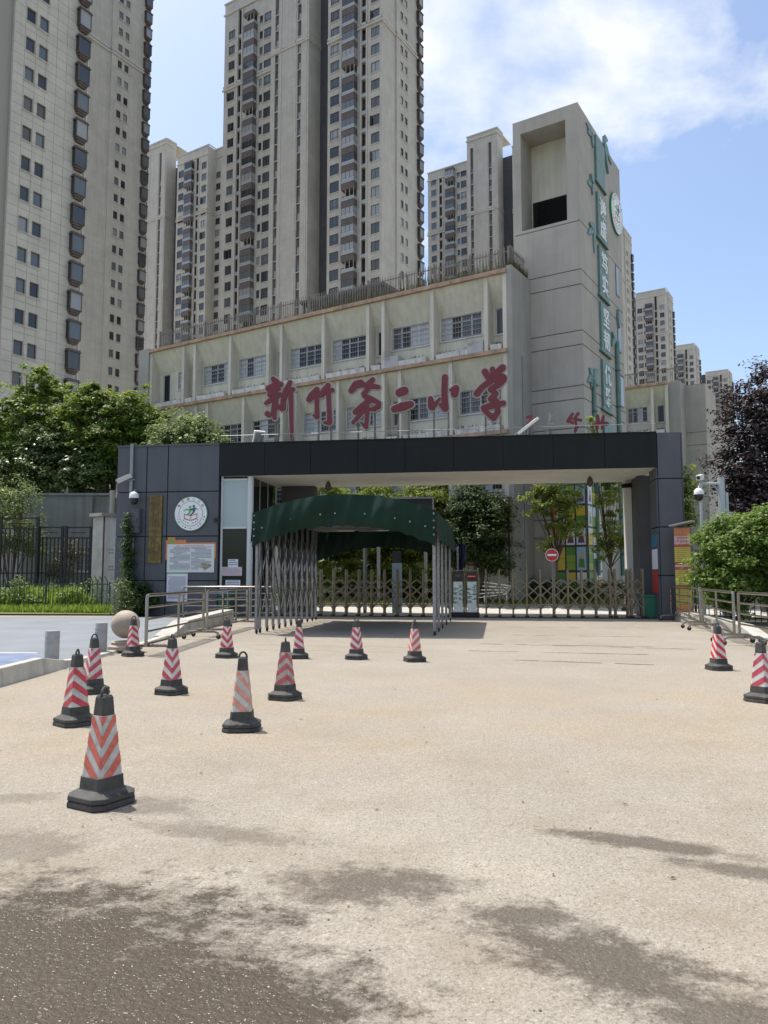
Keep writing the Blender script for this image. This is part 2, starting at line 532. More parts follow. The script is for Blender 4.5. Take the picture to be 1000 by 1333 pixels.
# inner road, kerb and lawn behind the gate
inner = pm('inner_concrete', (0.46, 0.44, 0.40), 0.9, var=0.15, vscale=1.2, bump=0.2, bscale=50)
mb = MB()
ys = [0.9, 3.0, 5.2, 6.4]; zs = [0.004, 0.03, 0.10, 0.16]
for i in range(3):
    mb.quad([pw(-22, ys[i], zs[i]), pw(14, ys[i], zs[i]), pw(14, ys[i + 1], zs[i + 1]), pw(-22, ys[i + 1], zs[i + 1])])
struct(mb.build('inner_road', inner))
mb = MB()
lawn_m = pm('lawn_soil', (0.10, 0.13, 0.035), 0.95, var=0.3, vscale=2)
for (ya, za, yb_, zb) in ((6.5, 0.27, 9.5, 0.50), (9.5, 0.50, 12.5, 0.62), (12.5, 0.62, 30, 0.8)):
    mb.quad([pw(-34, ya, za), pw(22, ya, za), pw(22, yb_, zb), pw(-34, yb_, zb)])
struct(mb.build('lawn', lawn_m))
kerb_m = pm('kerb_stone', (0.45, 0.42, 0.36), 0.88, var=0.25, vscale=3, bump=0.3, bscale=50)
kerb = thing('inner_kerb', 'pale stone kerb along the lawn behind the gate', 'kerb', pw(0, 6.4, 0.0), PA)
km = MB().box(0, 0.985, 0, 0.14, 0.05, 0.31).mesh('kerb_stone', kerb_m, bevel=0.012)
for i in range(-18, 8):
    link('kerb_stone', km, kerb, (i, 0, 0))

# expansion joints across the threshold in front of the gate
jm = pm('joint_tar', (0.06, 0.055, 0.05), 0.9)
cj = thing('concrete_joints', 'thin dark joint lines across the forecourt before the gate', 'joint', (0, 0, 0))
for (xa, ya, xb, yb_) in ((640, 816, 845, 818), (640, 826, 840, 829), (625, 838, 850, 842), (610, 847, 845, 852), (640, 858, 870, 866), (690, 840, 905, 845)):
    p, q = atZ(xa, ya, 0.004), atZ(xb, yb_, 0.004)
    k = MB(); N = 14
    for t in range(N):
        if random.random() < 0.2: continue
        u = p.lerp(q, t / N); v = p.lerp(q, (t + 0.97) / N); w_ = Vector((0, random.uniform(0.012, 0.03), 0))
        k.quad([u - w_, v - w_, v + w_, u + w_])
    k.build('joint', jm, cj)
ym = pm('worn_yellow_line', (0.44, 0.36, 0.22), 0.9, var=0.3, vscale=12)
yl = thing('painted_lines', 'two faint worn yellow lines between the cones and canopy', 'road marking', (0, 0, 0))
for (xa, ya, xb, yb_) in ((322, 838, 530, 842), (330, 845, 520, 848)):
    p, q = atZ(xa, ya, 0.004), atZ(xb, yb_, 0.004); w_ = Vector((0, 0.035, 0))
    MB().quad([p - w_, q - w_, q + w_, p + w_]).build('line', ym, yl)

# blue-grey pavement on the left
blue_m = pm('blue_pavement', (0.185, 0.203, 0.222), 0.85, var=0.16, vscale=0.7, bump=0.3, bscale=45)
blue2_m = pm('blue_paint', (0.15, 0.19, 0.29), 0.8, var=0.35, vscale=3.0, bump=0.3, bscale=45)
KX = -5.25
mb = MB()
mb.quad([(-70, 12.3, 0.05), (KX, 12.3, 0.05), (KX, 19.0, 0.05), (-70, 19.0, 0.05)])
mb.quad([(-70, 19, 0.05), (KX, 19, 0.05), (KX, 27.8, 0.05), (-70, 33.4, 0.05)])
mb.quad([(-70, 6, 0.10), (KX, 6, 0.10), (KX, 12.3, 0.05), (-70, 12.3, 0.05)])
struct(mb.build('pavement', blue_m))
mb = MB(); mb.quad([(-30, 12.32, 0.054), (-5.5, 12.32, 0.054), (-5.9, 13.6, 0.054), (-6.6, 14.75, 0.054), (-30, 15.3, 0.054)])
struct(mb.build('pavement_painted_bay', blue2_m))
mb = MB(); mb.quad([(-30, 15.32, 0.056), (-6.62, 14.77, 0.056), (-6.6, 14.86, 0.056), (-30, 15.42, 0.056)])
mb.build('pavement_line', white_paint)
tag(bpy.data.objects['pavement_line'], 'thin white painted line on the blue pavement behind the bollards', 'road marking')
# kerb of the pavement: raised stones near, dropped across the entrance, ramping up again by the railing
kl = thing('pavement_kerb', 'pale stone kerb along the blue pavement edge dropping to the ground', 'kerb', (0, 0, 0))
prof = [(6.0, .24), (7.6, .24), (9.2, .24), (10.7, .245), (12.0, .25), (12.9, .12), (13.8, .07), (14.8, .06), (15.8, .06), (16.8, .06), (17.8, .07), (18.9, .09)]
for (ya, za), (yb_, zb) in zip(prof[:-1], prof[1:]):
    MB().hexa([(KX - .16, ya + .012, -.02), (KX + .03, ya + .012, -.02), (KX + .03, yb_, -.02), (KX - .16, yb_, -.02),
               (KX - .16, ya + .012, za), (KX - .01, ya + .012, za), (KX - .01, yb_, zb), (KX - .16, yb_, zb)]).build('kerb_stone', kerb_m, kl, bevel=.014)
rk = thing('ramp_plinth', 'low concrete plinth rising beside the steel railing towards the booth', 'plinth', (0, 0, 0))
for ya, yb_, za, zb in ((18.9, 20.6, .08, .36), (20.62, 23.4, .36, .38), (23.42, 26.6, .38, .40)):
    MB().hexa([(KX - .35, ya, -.02), (KX + .10, ya, -.02), (KX + .10, yb_, -.02), (KX - .35, yb_, -.02),
               (KX - .35, ya, za), (KX + .08, ya, za), (KX + .08, yb_, zb), (KX - .35, yb_, zb)]).build('concrete_block', concrete, rk, bevel=.015)
# right pavement and its plinth
mb = MB(); mb.quad([(8.5, 8, 0.05), (40, 8, 0.05), (40, 24, 0.05), (8.9, 18.6, 0.05)])
struct(mb.build('pavement_side', blue_m))
rk = thing('planting_plinth', 'long low concrete kerb in front of the round green bush', 'plinth', (0, 0, 0))
PR = [(10.1, 26.9), (9.75, 24.6), (9.3, 21.8), (8.95, 19.6), (8.75, 18.2)]
for i, ((xa, ya), (xb, yb_)) in enumerate(zip(PR[:-1], PR[1:])):
    za, zb = [(.32, .32), (.32, .32), (.32, .30), (.30, .07)][i]
    MB().hexa([(xb, yb_ + .015, -.02), (xb + .4, yb_ + .015, -.02), (xa + .4, ya, -.02), (xa, ya, -.02),
               (xb + .02, yb_ + .015, zb), (xb + .4, yb_ + .015, zb), (xa + .4, ya, za), (xa + .02, ya, za)]).build('concrete_block', concrete, rk, bevel=.015)
mb = MB(); mb.quad([(9.2, 18.7, .06), (40, 24, .06), (40, 40, .06), (10.6, 27, .06)])
struct(mb.build('planting_bed', pm('bed_soil', (0.09, 0.08, 0.05), 0.95, var=0.4, vscale=3)))
mb = MB(); mb.quad([(-70, 33.42, .058), (KX - 5.4, 30.4, .058), (KX - 5.4, 36, .15), (-70, 46, .15)])
struct(mb.build('verge', pm('verge_soil', (0.11, 0.14, 0.04), 0.95, var=0.4, vscale=2)))

# ================================================================== APARTMENT TOWERS
TH = R(32.2)                                  # street grid of the block
ga = (math.cos(TH), -math.sin(TH)); gb = (math.sin(TH), math.cos(TH))
t_wall = jointmat('tower_render', (0.52, 0.495, 0.425), 0.95, 0.97, (0.42, 0.40, 0.345), 0.022)
t_trim = pm('tower_trim', (0.53, 0.505, 0.44), 0.8, var=0.15, vscale=0.8, streak=0.12)
t_brown = pm('tower_brown', (0.115, 0.092, 0.082), 0.65, var=0.25, vscale=1.5)
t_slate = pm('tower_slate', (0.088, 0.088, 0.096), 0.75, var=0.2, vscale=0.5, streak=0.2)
t_frame = pm('tower_window_frame', (0.085, 0.078, 0.074), 0.5)
glass = []
for i, (c, r_) in enumerate((((0.022, 0.024, 0.026), 0.08), ((0.11, 0.13, 0.135), 0.1), ((0.27, 0.28, 0.28), 0.18), ((0.05, 0.057, 0.062), 0.08))):
    glass.append(pm('window_glass_%d' % i, c, r_, spec=0.75))
rail_g = pm('balcony_glass', (0.30, 0.33, 0.34), 0.12, spec=0.7)
_WC = {}
def win_mesh(w, h, style, gl):
    """tower window for a hole w x h in a wall on y=0 facing -y; origin at the hole's centre"""
    k = (round(w, 2), round(h, 2), style, gl)
    if k in _WC: return _WC[k]
    mb = MB(); x, z = w / 2, h / 2; t = 0.06
    y0, y1 = 0.10, 0.16
    for (a_, b_, c_, d_) in ((-x, x, -z, -z + t), (-x, x, z - t, z), (-x, -x + t, -z + t, z - t), (x - t, x, -z + t, z - t)):
        mb.box(a_, b_, y0, y1, c_, d_, 0)
    if style in ('two', 'big'):
        mb.box(-0.03 - (0.25 * w if style == 'big' else 0), 0.03 - (0.25 * w if style == 'big' else 0), y0, y1, -z + t, z - t, 0)
    if style == 'big':
        mb.box(-x + t, x - t, y0 + .005, y1 - .005, -z + 0.55, -z + 0.61, 0)
        mb.box(0.25 * w - .03, 0.25 * w + .03, y0, y1, -z + t, z - t, 0)
    if style == 'open':
        mb.box(-0.03, 0.03, y0, y1, -z + t, z - t, 0)
        mb.hexa([(-x + .05, 0.1, -z + .05), (-x + .02, -0.35, -z + .05), (-x + .06, -0.35, -z + .05), (-x + .09, 0.1, -z + .05),
                 (-x + .05, 0.1, z - .05), (-x + .02, -0.35, z - .05), (-x + .06, -0.35, z - .05), (-x + .09, 0.1, z - .05)], 0)
    mb.quad([(-x + t, 0.14, -z + t), (x - t, 0.14, -z + t), (x - t, 0.14, z - t), (-x + t, 0.14, z - t)], 1)
    mb.box(-x - .1, x + .1, -0.1, 0.05, -z - .12, -z - .002, 2)      # sill
    _WC[k] = mb.mesh('window', [t_frame, glass[gl], t_trim])
    return _WC[k]
def balcony_mesh(gl, openb):
    k = ('bal', gl, openb)
    if k in _WC: return _WC[k]
    mb = MB(); w = 1.2; d = 0.95
    # apron, lower glass rail, glazed front or open loggia
    mb.box(-w, w, -d, -0.002, -1.0, -0.42, 0)
    mb.box(-w - .04, w + .04, -d - .04, -0.002, -0.47, -0.40, 3)
    mb.box(-w, w, -d, -d + .04, -0.40, 0.02, 2)
    mb.box(w - .04, w, -d + .04, -0.002, -0.40, 0.02, 2)
    for x in (-w, -w / 3 - .03, w / 3 - .03, w - .06):
        mb.box(x, x + .06, -d + .002, -d + .06, 0.06, 1.28, 1 if not openb else 3)
    mb.box(-w, w, -d + .004, -d + .056, 0.02, 0.08, 3)
    if not openb:
        mb.quad([(-w, -d + .03, .08), (w, -d + .03, .08), (w, -d + .03, 1.28), (-w, -d + .03, 1.28)], 4)
        mb.quad([(w - .02, -d + .03, .08), (w - .02, -.002, .08), (w - .02, -.002, 1.28), (w - .02, -d + .03, 1.28)], 4)
        mb.quad([(-w + .02, -d + .03, .08), (-w + .02, -d + .03, 1.28), (-w + .02, -.002, 1.28), (-w + .02, -.002, .08)], 4)
    else:
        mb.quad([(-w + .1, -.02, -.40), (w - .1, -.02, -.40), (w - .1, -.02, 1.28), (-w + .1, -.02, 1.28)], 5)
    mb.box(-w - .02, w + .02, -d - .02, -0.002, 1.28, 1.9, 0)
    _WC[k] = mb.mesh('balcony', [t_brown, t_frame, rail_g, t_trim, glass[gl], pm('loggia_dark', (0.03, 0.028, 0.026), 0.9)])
    return _WC[k]
def bay_mesh(gl):
    """brown box bay window with stepped head and foot, on y=0 facing -y"""
    k = ('bay', gl)
    if k in _WC: return _WC[k]
    mb = MB(); w, d = .66, 0.58
    mb.box(-w, w, -d, -.002, -0.78, -0.68, 0)
    mb.box(-w + .12, w - .12, -d + .1, -.002, -0.98, -0.78, 0)
    mb.box(-w + .24, w - .24, -d + .22, -.002, -1.18, -0.98, 0)
    mb.box(-w - .08, w + .08, -d - .08, -.002, 0.92, 1.02, 0)
    mb.box(-w, w, -d, -.002, 1.02, 1.18, 0)
    for x in (-w, w - .09):
        mb.box(x, x + .09, -d, -d + .09, -.68, .92, 0)
        mb.box(x + .01, x + .08, -.1, -.002, -.68, .92, 0)
    mb.quad([(-w + .09, -d + .04, -.68), (w - .09, -d + .04, -.68), (w - .09, -d + .04, .92), (-w + .09, -d + .04, .92)], 1)
    mb.quad([(-w + .04, -.1, -.68), (-w + .04, -d + .09, -.68), (-w + .04, -d + .09, .92), (-w + .04, -.1, .92)], 2)
    mb.quad([(w - .04, -.1, -.68), (w - .04, -.1, .92), (w - .04, -d + .09, .92), (w - .04, -d + .09, -.68)], 1)
    _WC[k] = mb.mesh('bay_window', [t_brown, glass[gl], glass[0]])
    return _WC[k]
FH = 2.91
def tower(label, C, zc, zlo, zhi, roof=105.0, core=110.8, cornice=88.6, wings=('right', 'core', 'left', 'side'), panels=False, seed=0, face='front', wall=None):
    rn = random.Random(seed)
    wl = wall or t_wall
    T = thing('apartment_tower', label, 'tower', (C[0], C[1], 0), -TH, 'residential towers behind the school')
    zs = []
    z = zc
    while z - FH > zlo: z -= FH
    while z < zlo: z += FH
    while z < zhi:
        zs.append(z); z += FH
    def wins(parent_x, parent_y, rz, cols, ztop):
        """cols: (centre, w, h, dz, style); returns holes and adds window objects"""
        holes = []
        for (c_, w, h, dz, st) in cols:
            for zz in zs:
                if zz + h / 2 + dz > ztop - 1.0: continue
                zz += dz
                s2 = st; gl = rn.choices((0, 1, 2, 3), (5, 3, 2, 4))[0]
                if st == 'two' and rn.random() < 0.1: s2 = 'open'
                if st == 'big' and rn.random() < 0.1: s2, gl = 'plain', 0
                holes.append((c_ - w / 2, c_ + w / 2, zz - h / 2, zz + h / 2))
                ca, sa = math.cos(rz), math.sin(rz)
                link('window', win_mesh(w, h, s2, gl), T, (parent_x + c_ * ca, parent_y + c_ * sa, zz), rz)
        return holes
    def face_wall(x, y, rz, L, ztop, holes, mat=None, z0=0.0):
        return wall_holes(L, z0, ztop, holes, 0.22).build('wall', mat or wl, T, loc=(x, y, 0), rz=rz)
    def place(me, name, x, y, rz):
        for zz in zs:
            if zz > roof - 2.6: continue
            gl = rn.choices((0, 1, 2, 3), (4, 3, 3, 3))[0]
            link(name, me(gl), T, (x, y, zz), rz)
    def slot(parent, u, w, depth=0.8):
        """recessed shaft with floor slabs"""
        key = ('slab', w)
        if key not in _WC:
            _WC[key] = MB().box(-w / 2, w / 2, -0.02, depth - .06, -1.25, -1.13, 0).box(-w / 2, w / 2, -0.019, .02, -1.128, -.7, 1).mesh('shaft_balcony', [t_trim, rail_g])
        for zz in zs:
            if zz > roof - 2: continue
            link('shaft_balcony', _WC[key], T, (u, 0, zz))
    D = 14.0                                            # depth of the block
    if 'right' in wings:
        L = 10.4
        h = wins(-L, 0, 0, [(L - 1.2, 1.6, 1.75, 0, 'two'), (L - 7.35, 0.7, 1.5, .1, 'one'), (L - 9.0, 1.8, 1.85, 0, 'big')], roof)
        h.append((L - 3.75, L - 2.9, max(zlo - 2, 1), roof - 2.2))
        ww = wall_holes(L, 0, roof, h, 0.22)
        ww.build('wall', wl, T, loc=(-L, 0, 0))
        MB().box(-4.0, -2.65, 0.75, 0.8, zlo - 3, roof - 2).box(-4.0, -3.752, .225, .75, zlo - 3, roof - 2).box(-2.898, -2.65, .225, .75, zlo - 3, roof - 2).build('shaft_wall', t_brown, T)
        slot(T, -3.325, 0.85)
        place(lambda g_: balcony_mesh(g_, rn.random() < .22), 'balcony', -5.75, 0, 0)
        for xx in (-2.78, -3.87):
            MB().box(xx - .12, xx + .12, -.12, -.002, 0, roof - 2.3).build('pilaster', t_trim, T)
        MB().quad([(-L, 0, 0), (-L, 0, roof), (-L, 2.75, roof), (-L, 2.75, 0)]).build('wall', t_trim, T)
        MB().box(-L - .02, 4 * .0, .02, D, roof - .02, roof).build('roof', t_trim, T)
    if 'core' in wings or 'right' in wings:
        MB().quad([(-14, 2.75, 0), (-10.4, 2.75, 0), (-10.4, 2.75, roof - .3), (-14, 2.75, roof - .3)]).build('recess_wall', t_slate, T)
    if 'core' in wings:
        L = 8.2; y = -0.5
        h = []
        for u in (16.0, 20.9):
            h.append((22.2 - u - .4, 22.2 - u + .4, max(zlo - 3, 1), core - 3))
        wall_holes(L, 0, core, h, 0.3).build('wall', wl, T, loc=(-22.2, y, 0))
        for u in (16.0, 20.9):
            MB().box(-u - .4, -u + .4, y + .28, y + .32, zlo - 3, core - 3).build('strip_wall', t_brown, T)
            for zz in zs:
                if zz > core - 5: continue
                link('window', win_mesh(.7, 1.35, 'one', rn.choice((0, 1, 2, 3, 2))), T, (-u, y + .12, zz - .3), 0)
        for u in (14.45, 19.9, 16.75):
            MB().box(-u - .1, -u + .1, y - .08, y - .002, 0, core - 2.2).build('pilaster', t_trim, T)
        MB().quad([(-14, y, 0), (-14, 2.75, 0), (-14, 2.75, core), (-14, y, core)]).build('wall', wl, T)
        MB().quad([(-22.2, y, 0), (-22.2, y, core), (-22.2, 4, core), (-22.2, 4, 0)]).build('wall', t_trim, T)
        MB().box(-22.18, -14.02, y + .02, 8, core - .05, core - .01).build('roof', t_trim, T)
        MB().box(-22.4, -13.8, y - .2, 2.9, core - 1.2, core - .9).box(-22.3, -13.9, y - .12, 2.85, core - .02, core + .3).build('cornice', t_trim, T)
        MB().box(-22.35, -13.85, y - .15, 2.84, cornice + 1.9, cornice + 2.2).box(-22.3, -13.9, y - .08, 2.8, cornice + 2.35, cornice + 2.9).build('cornice', t_trim, T)
        MB().box(-17.5, -15.2, 1, 4, core, core + 1.4).build('roof_hut', t_trim, T)
    if 'left' in wings:
        L = 11.4; X = -33.6
        h = wins(X, 0, 0, [(33.6 - 31.85, 1.5, 1.7, 0, 'two'), (33.6 - 24.9, 0.75, 1.5, .1, 'one'), (33.6 - 23.45, 1.6, 1.85, 0, 'big')], roof)
        h.append((33.6 - 30.25, 33.6 - 29.5, max(zlo - 2, 1), roof - 2.2))
        wall_holes(L, 0, roof, h, 0.22).build('wall', wl, T, loc=(X, 0, 0))
        MB().box(-30.5, -29.25, 0.75, 0.8, zlo - 3, roof - 2).box(-30.5, -30.252, .225, .75, zlo - 3, roof - 2).box(-29.498, -29.25, .225, .75, zlo - 3, roof - 2).build('shaft_wall', t_brown, T)
        slot(T, -29.875, 0.75)
        place(lambda g_: balcony_mesh(g_, rn.random() < .25), 'balcony', -27.0, 0, 0)
        for xx in (-29.35, -30.4):
            MB().box(xx - .12, xx + .12, -.12, -.002, 0, roof - 2.3).build('pilaster', t_trim, T)
        MB().quad([(X, 0, 0), (X, 0, roof), (X, D, roof), (X, D, 0)]).build('wall', t_trim, T)
        MB().box(X + .02, -22.22, .02, D, roof - .04, roof - .01).build('roof', t_trim, T)
        MB().box(X - .2, -22.21, -.2, -.002, roof - 2.2, roof - 1.9).box(X - .15, -22.21, -.15, .1, roof - .02, roof + .25).build('cornice', t_trim, T)
        MB().box(X - .22, -22.21, -.22, -.002, cornice - .2, cornice + .15).box(X - .12, -22.21, -.12, -.002, cornice + .4, cornice + .8).build('cornice', t_trim, T)
    if 'right' in wings:
        MB().box(-10.5, .15, -.15, .1, roof - .02, roof + .25).box(-10.5, .2, -.2, -.002, roof - 2.2, roof - 1.9).build('cornice', t_trim, T)
        MB().box(-10.45, .24, -.24, -.002, cornice - .2, cornice + .15).box(-10.45, .12, -.12, -.002, cornice + .4, cornice + .8).build('cornice', t_trim, T)
    if 'side' in wings:
        rz = R(90)
        h = wins(0.25, 4.1, rz, [(5.75 - 4.1, .85, 1.35, 0, 'one'), (7.1 - 4.1, .85, 1.35, 0, 'one')], roof)
        face_wall(0, 0, rz, 4.1, roof, [])
        face_wall(0.25, 4.1, rz, 7.9, roof, h)
        MB().quad([(0, 4.1, 0), (.25, 4.1, 0), (.25, 4.1, roof), (0, 4.1, roof)]).build('wall', t_trim, T)
        for zz in zs:
            if zz > roof - 2.6: continue
            link('bay_window', bay_mesh(rn.choice((1, 1, 3, 2))), T, (0.25, 11.2, zz), rz)
            MB_sill = _WC.get('sill2')
            if MB_sill is None:
                MB_sill = _WC['sill2'] = MB().box(-1.25, 1.25, -.1, -.002, -.06, .05).mesh('sill', t_trim)
            link('sill', MB_sill, T, (.25, 6.43, zz - .78), rz)
        MB().box(.26, .42, 4.0, 12.1, cornice - .2, cornice + .15).box(.26, .36, 4.0, 12.1, cornice + .4, cornice + .8).build('cornice', t_trim, T)
        MB().box(.002, .2, -.2, 4.0, cornice - .2, cornice + .15).box(.002, .12, -.12, 4.0, cornice + .4, cornice + .8).build('cornice', t_trim, T)
        MB().box(.252, .42, 4.0, 12.1, roof - 2.2, roof - 1.9).box(0.24, .35, -.15, 12.1, roof, roof + .25).build('cornice', t_trim, T)
        MB().quad([(.25, 12.0, 0), (-4, 12.0, 0), (-4, 12.0, roof), (.25, 12.0, roof)]).build('wall', t_trim, T)
        if 'right' not in wings:
            MB().quad([(-12, 0, 0), (0, 0, 0), (0, 0, roof), (-12, 0, roof)]).build('wall', t_trim, T)
            MB().box(-12, .2, .02, 12, roof - .04, roof - .01).build('roof', t_trim, T)
        if panels:
            panel_m = pm('tower_panel', (0.51, 0.485, 0.415), 0.75, var=0.14, vscale=0.5, streak=0.1)
            pw_, ph = 1.1, FH / 3
            full = MB().box(0, pw_ - .03, -.035, -.002, 0, ph - .03).mesh('panel', panel_m)
            n = 0
            zb = zs[0] - FH / 2 - FH
            for ci in range(7):
                s0 = 4.1 + ci * pw_
                for ri in range(int((zs[-1] - zb) / ph)):
                    z0 = zb + ri * ph
                    rects = [(s0, s0 + pw_ - .03, z0, z0 + ph - .03)]
                    cut = False
                    for (ha, hb, hc, hd) in h:
                        ha, hb, hc, hd = ha + 4.1 - .06, hb + 4.1 + .06, hc - .16, hd + .04
                        nr = []
                        for (xa, xb, za, zb_) in rects:
                            if xb <= ha or xa >= hb or zb_ <= hc or za >= hd:
                                nr.append((xa, xb, za, zb_)); continue
                            cut = True
                            if za < hc: nr.append((xa, xb, za, hc))
                            if zb_ > hd: nr.append((xa, xb, hd, zb_))
                            if xa < ha: nr.append((xa, ha, max(za, hc), min(zb_, hd)))
                            if xb > hb: nr.append((hb, xb, max(za, hc), min(zb_, hd)))
                        rects = nr
                    if not rects: continue
                    n += 1
                    if not cut:
                        link('panel', full, T, (.25, s0, z0), rz)
                    else:
                        o = MB()
                        for (xa, xb, za, zb_) in rects:
                            if xb - xa > .02 and zb_ - za > .02:
                                o.box(xa - s0, xb - s0, -.035, -.002, za - z0, zb_ - z0)
                        if o.v: o.build('panel', panel_m, T, loc=(.25, s0, z0), rz=rz)
    return T
def corner(px, py, Y, u=None, s=None):
    p = atY(px, py, Y)
    if u is not None: return (p.x + u * ga[0], p.y + u * ga[1])
    return (p.x - s * gb[0], p.y - s * gb[1])
tower('nearest pale panelled tower with paired windows, cut by the left picture edge', (-36.55, 63.54), 51.4, 14, 62, wings=('side',), panels=True, seed=1,
      wall=pm('tower_joint_shadow', (0.30, 0.288, 0.25), 0.9))
tower('tall pale tower right behind the nearest panelled tower, cut by the top edge', (-47.57, 117.24), 87.23, 26, 104, wings=('side', 'right'), seed=2)
tower('tallest central tower standing over the school roof, cut by the top edge', (-.36, 113.27), 69.6, 37, 101, seed=3)
tower('distant tower with a blank light shaft just left of the central tower', corner(264, 300, 177, u=1.25), 100.34, 46, 101, wings=('right', 'core', 'side'), seed=4)
tower('narrow tower wing peeking out directly beside the central tower', corner(284, 250, 178, u=31.85), 98.5, 48, 101, wings=('left',), seed=5)
tower('thin sliver of a tower between the two groups of towers on the left', corner(198, 300, 196, u=14.0), 98.5, 50, 101, wings=('right', 'core'), seed=6)
tower('tower with a projecting stair shaft between central tower and school clock tower', (39.7, 171.6), 102.34, 68, 103, wings=('left', 'core', 'right'), seed=7)
tower('tower edge with bay windows showing right behind the grey school tower', corner(823, 400, 227, s=11.6), 98.3, 52, 101, wings=('side',), seed=8)
tower('far tower with white trim standing right of the school tower', corner(867, 420, 268, u=0.0), 98.4, 60, 101, wings=('side', 'right'), seed=9)
tower('smaller far tower right of the white trimmed far tower', corner(904, 470, 333, u=0.0), 99, 75, 101, wings=('side', 'right'), seed=10)
tower('farthest low looking tower behind the purple leaved tree', corner(948, 490, 372, u=0.0), 99, 78, 101, roof=104, wings=('side', 'right', 'core'), core=108, seed=11)

# ================================================================== SCHOOL BUILDING
SO = (5.72, 35.79)
cream = pm('school_cream', (0.60, 0.58, 0.465), 0.85, var=0.10, vscale=0.9, streak=0.22)
fin_m = pm('school_fin', (0.62, 0.585, 0.49), 0.85, var=0.12, vscale=1.0, streak=0.25)
grey_m = pm('school_grey_render', (0.335, 0.325, 0.29), 0.88, var=0.14, vscale=0.5, streak=0.16, bump=0.15, bscale=30)
orange = pm('orange_ledge', (0.44, 0.30, 0.205), 0.8, var=0.35, vscale=2.2, streak=0.3)
planter_m = pm('planter_white', (0.68, 0.67, 0.63), 0.8, var=0.25, vscale=2.5, streak=0.35)
alu = pm('white_aluminium', (0.52, 0.52, 0.50), 0.5)
barm = pm('window_bars', (0.34, 0.34, 0.33), 0.5, 0.2)
pane_m = [pm('school_pane_dark', (0.012, 0.014, 0.016), 0.1, spec=0.4), pm('school_pane_curtain', (0.50, 0.53, 0.55), 0.3, var=0.2, vscale=9, stretch=(1, 1, .05)),
          pm('school_pane_grey', (0.10, 0.108, 0.115), 0.15, spec=0.4)]
S = thing('school_building', 'long cream school block with deep window bays and orange ledges', 'building', (SO[0], SO[1], 0), -TH)
def sw(x, y, z=0.0):
    return Vector((SO[0] + ga[0] * x + gb[0] * y, SO[1] + ga[1] * x + gb[1] * y, z))
RD = 0.65
ZF = [0.35, 4.55, 8.45, 12.35, 16.25]
TOPF = [-24.65, -21.7, -20.7, -17.73, -14.75, -13.75, -10.75, -7.8, -6.83, -3.9, -.93, .05]
THF = [-24.65, -21.6, -20.5, -19.55, -16.6, -13.65, -12.7, -9.75, -6.83, -5.82, -2.88, .05]
SEF = [-24.65, -21.7, -18.75, -17.8, -14.8, -11.85, -10.9, -9.8, -6.83, -3.85, -2.92, .05]
def school_window(P, x, y, z, w, h, n, rn, kind='grid'):
    """one window in the hole (w x h, lower-left x,z) of a wall at plane y"""
    o = MB(); t = .05
    o.box(0, w, .06, .12, 0, t).box(0, w, .06, .12, h - t, h).box(0, t, .06, .12, t, h - t).box(w - t, w, .06, .12, t, h - t)
    o.box(-.06, w + .06, -.06, .05, -.07, -.003)
    W_ = o.build('window', alu, P, loc=(x, y, z))
    m = MB()
    for i in range(1, n):
        m.box(w * i / n - .03, w * i / n + .03, .06, .12, t, h - t)
    if kind == 'grid':
        m.box(t, w - t, .065, .115, h * .70, h * .70 + .04)
    if m.v: m.build('mullion', alu, W_)
    for i in range(n):
        pane = MB().quad([(w * i / n + .03, .09, t), (w * (i + 1) / n - .03, .09, t), (w * (i + 1) / n - .03, .09, h - t), (w * i / n + .03, .09, h - t)])
        pane.build('pane', rn.choices(pane_m, (4, 5, 2) if kind == 'grid' else (5, 1, 2))[0], W_)
    if kind == 'grid':
        b_ = MB()
        for i in range(5):
            zz = .06 + (h - .12) * i / 4
            b_.box(.01, w - .01, -.02, .01, zz - .010, zz + .010)
        k = int(w / .16)
        for i in range(k + 1):
            xx = .02 + (w - .04) * i / k
            b_.box(xx - .005, xx + .005, -.005, .005, .03, h - .03)
        b_.build('security_bars', barm, W_)
    return W_
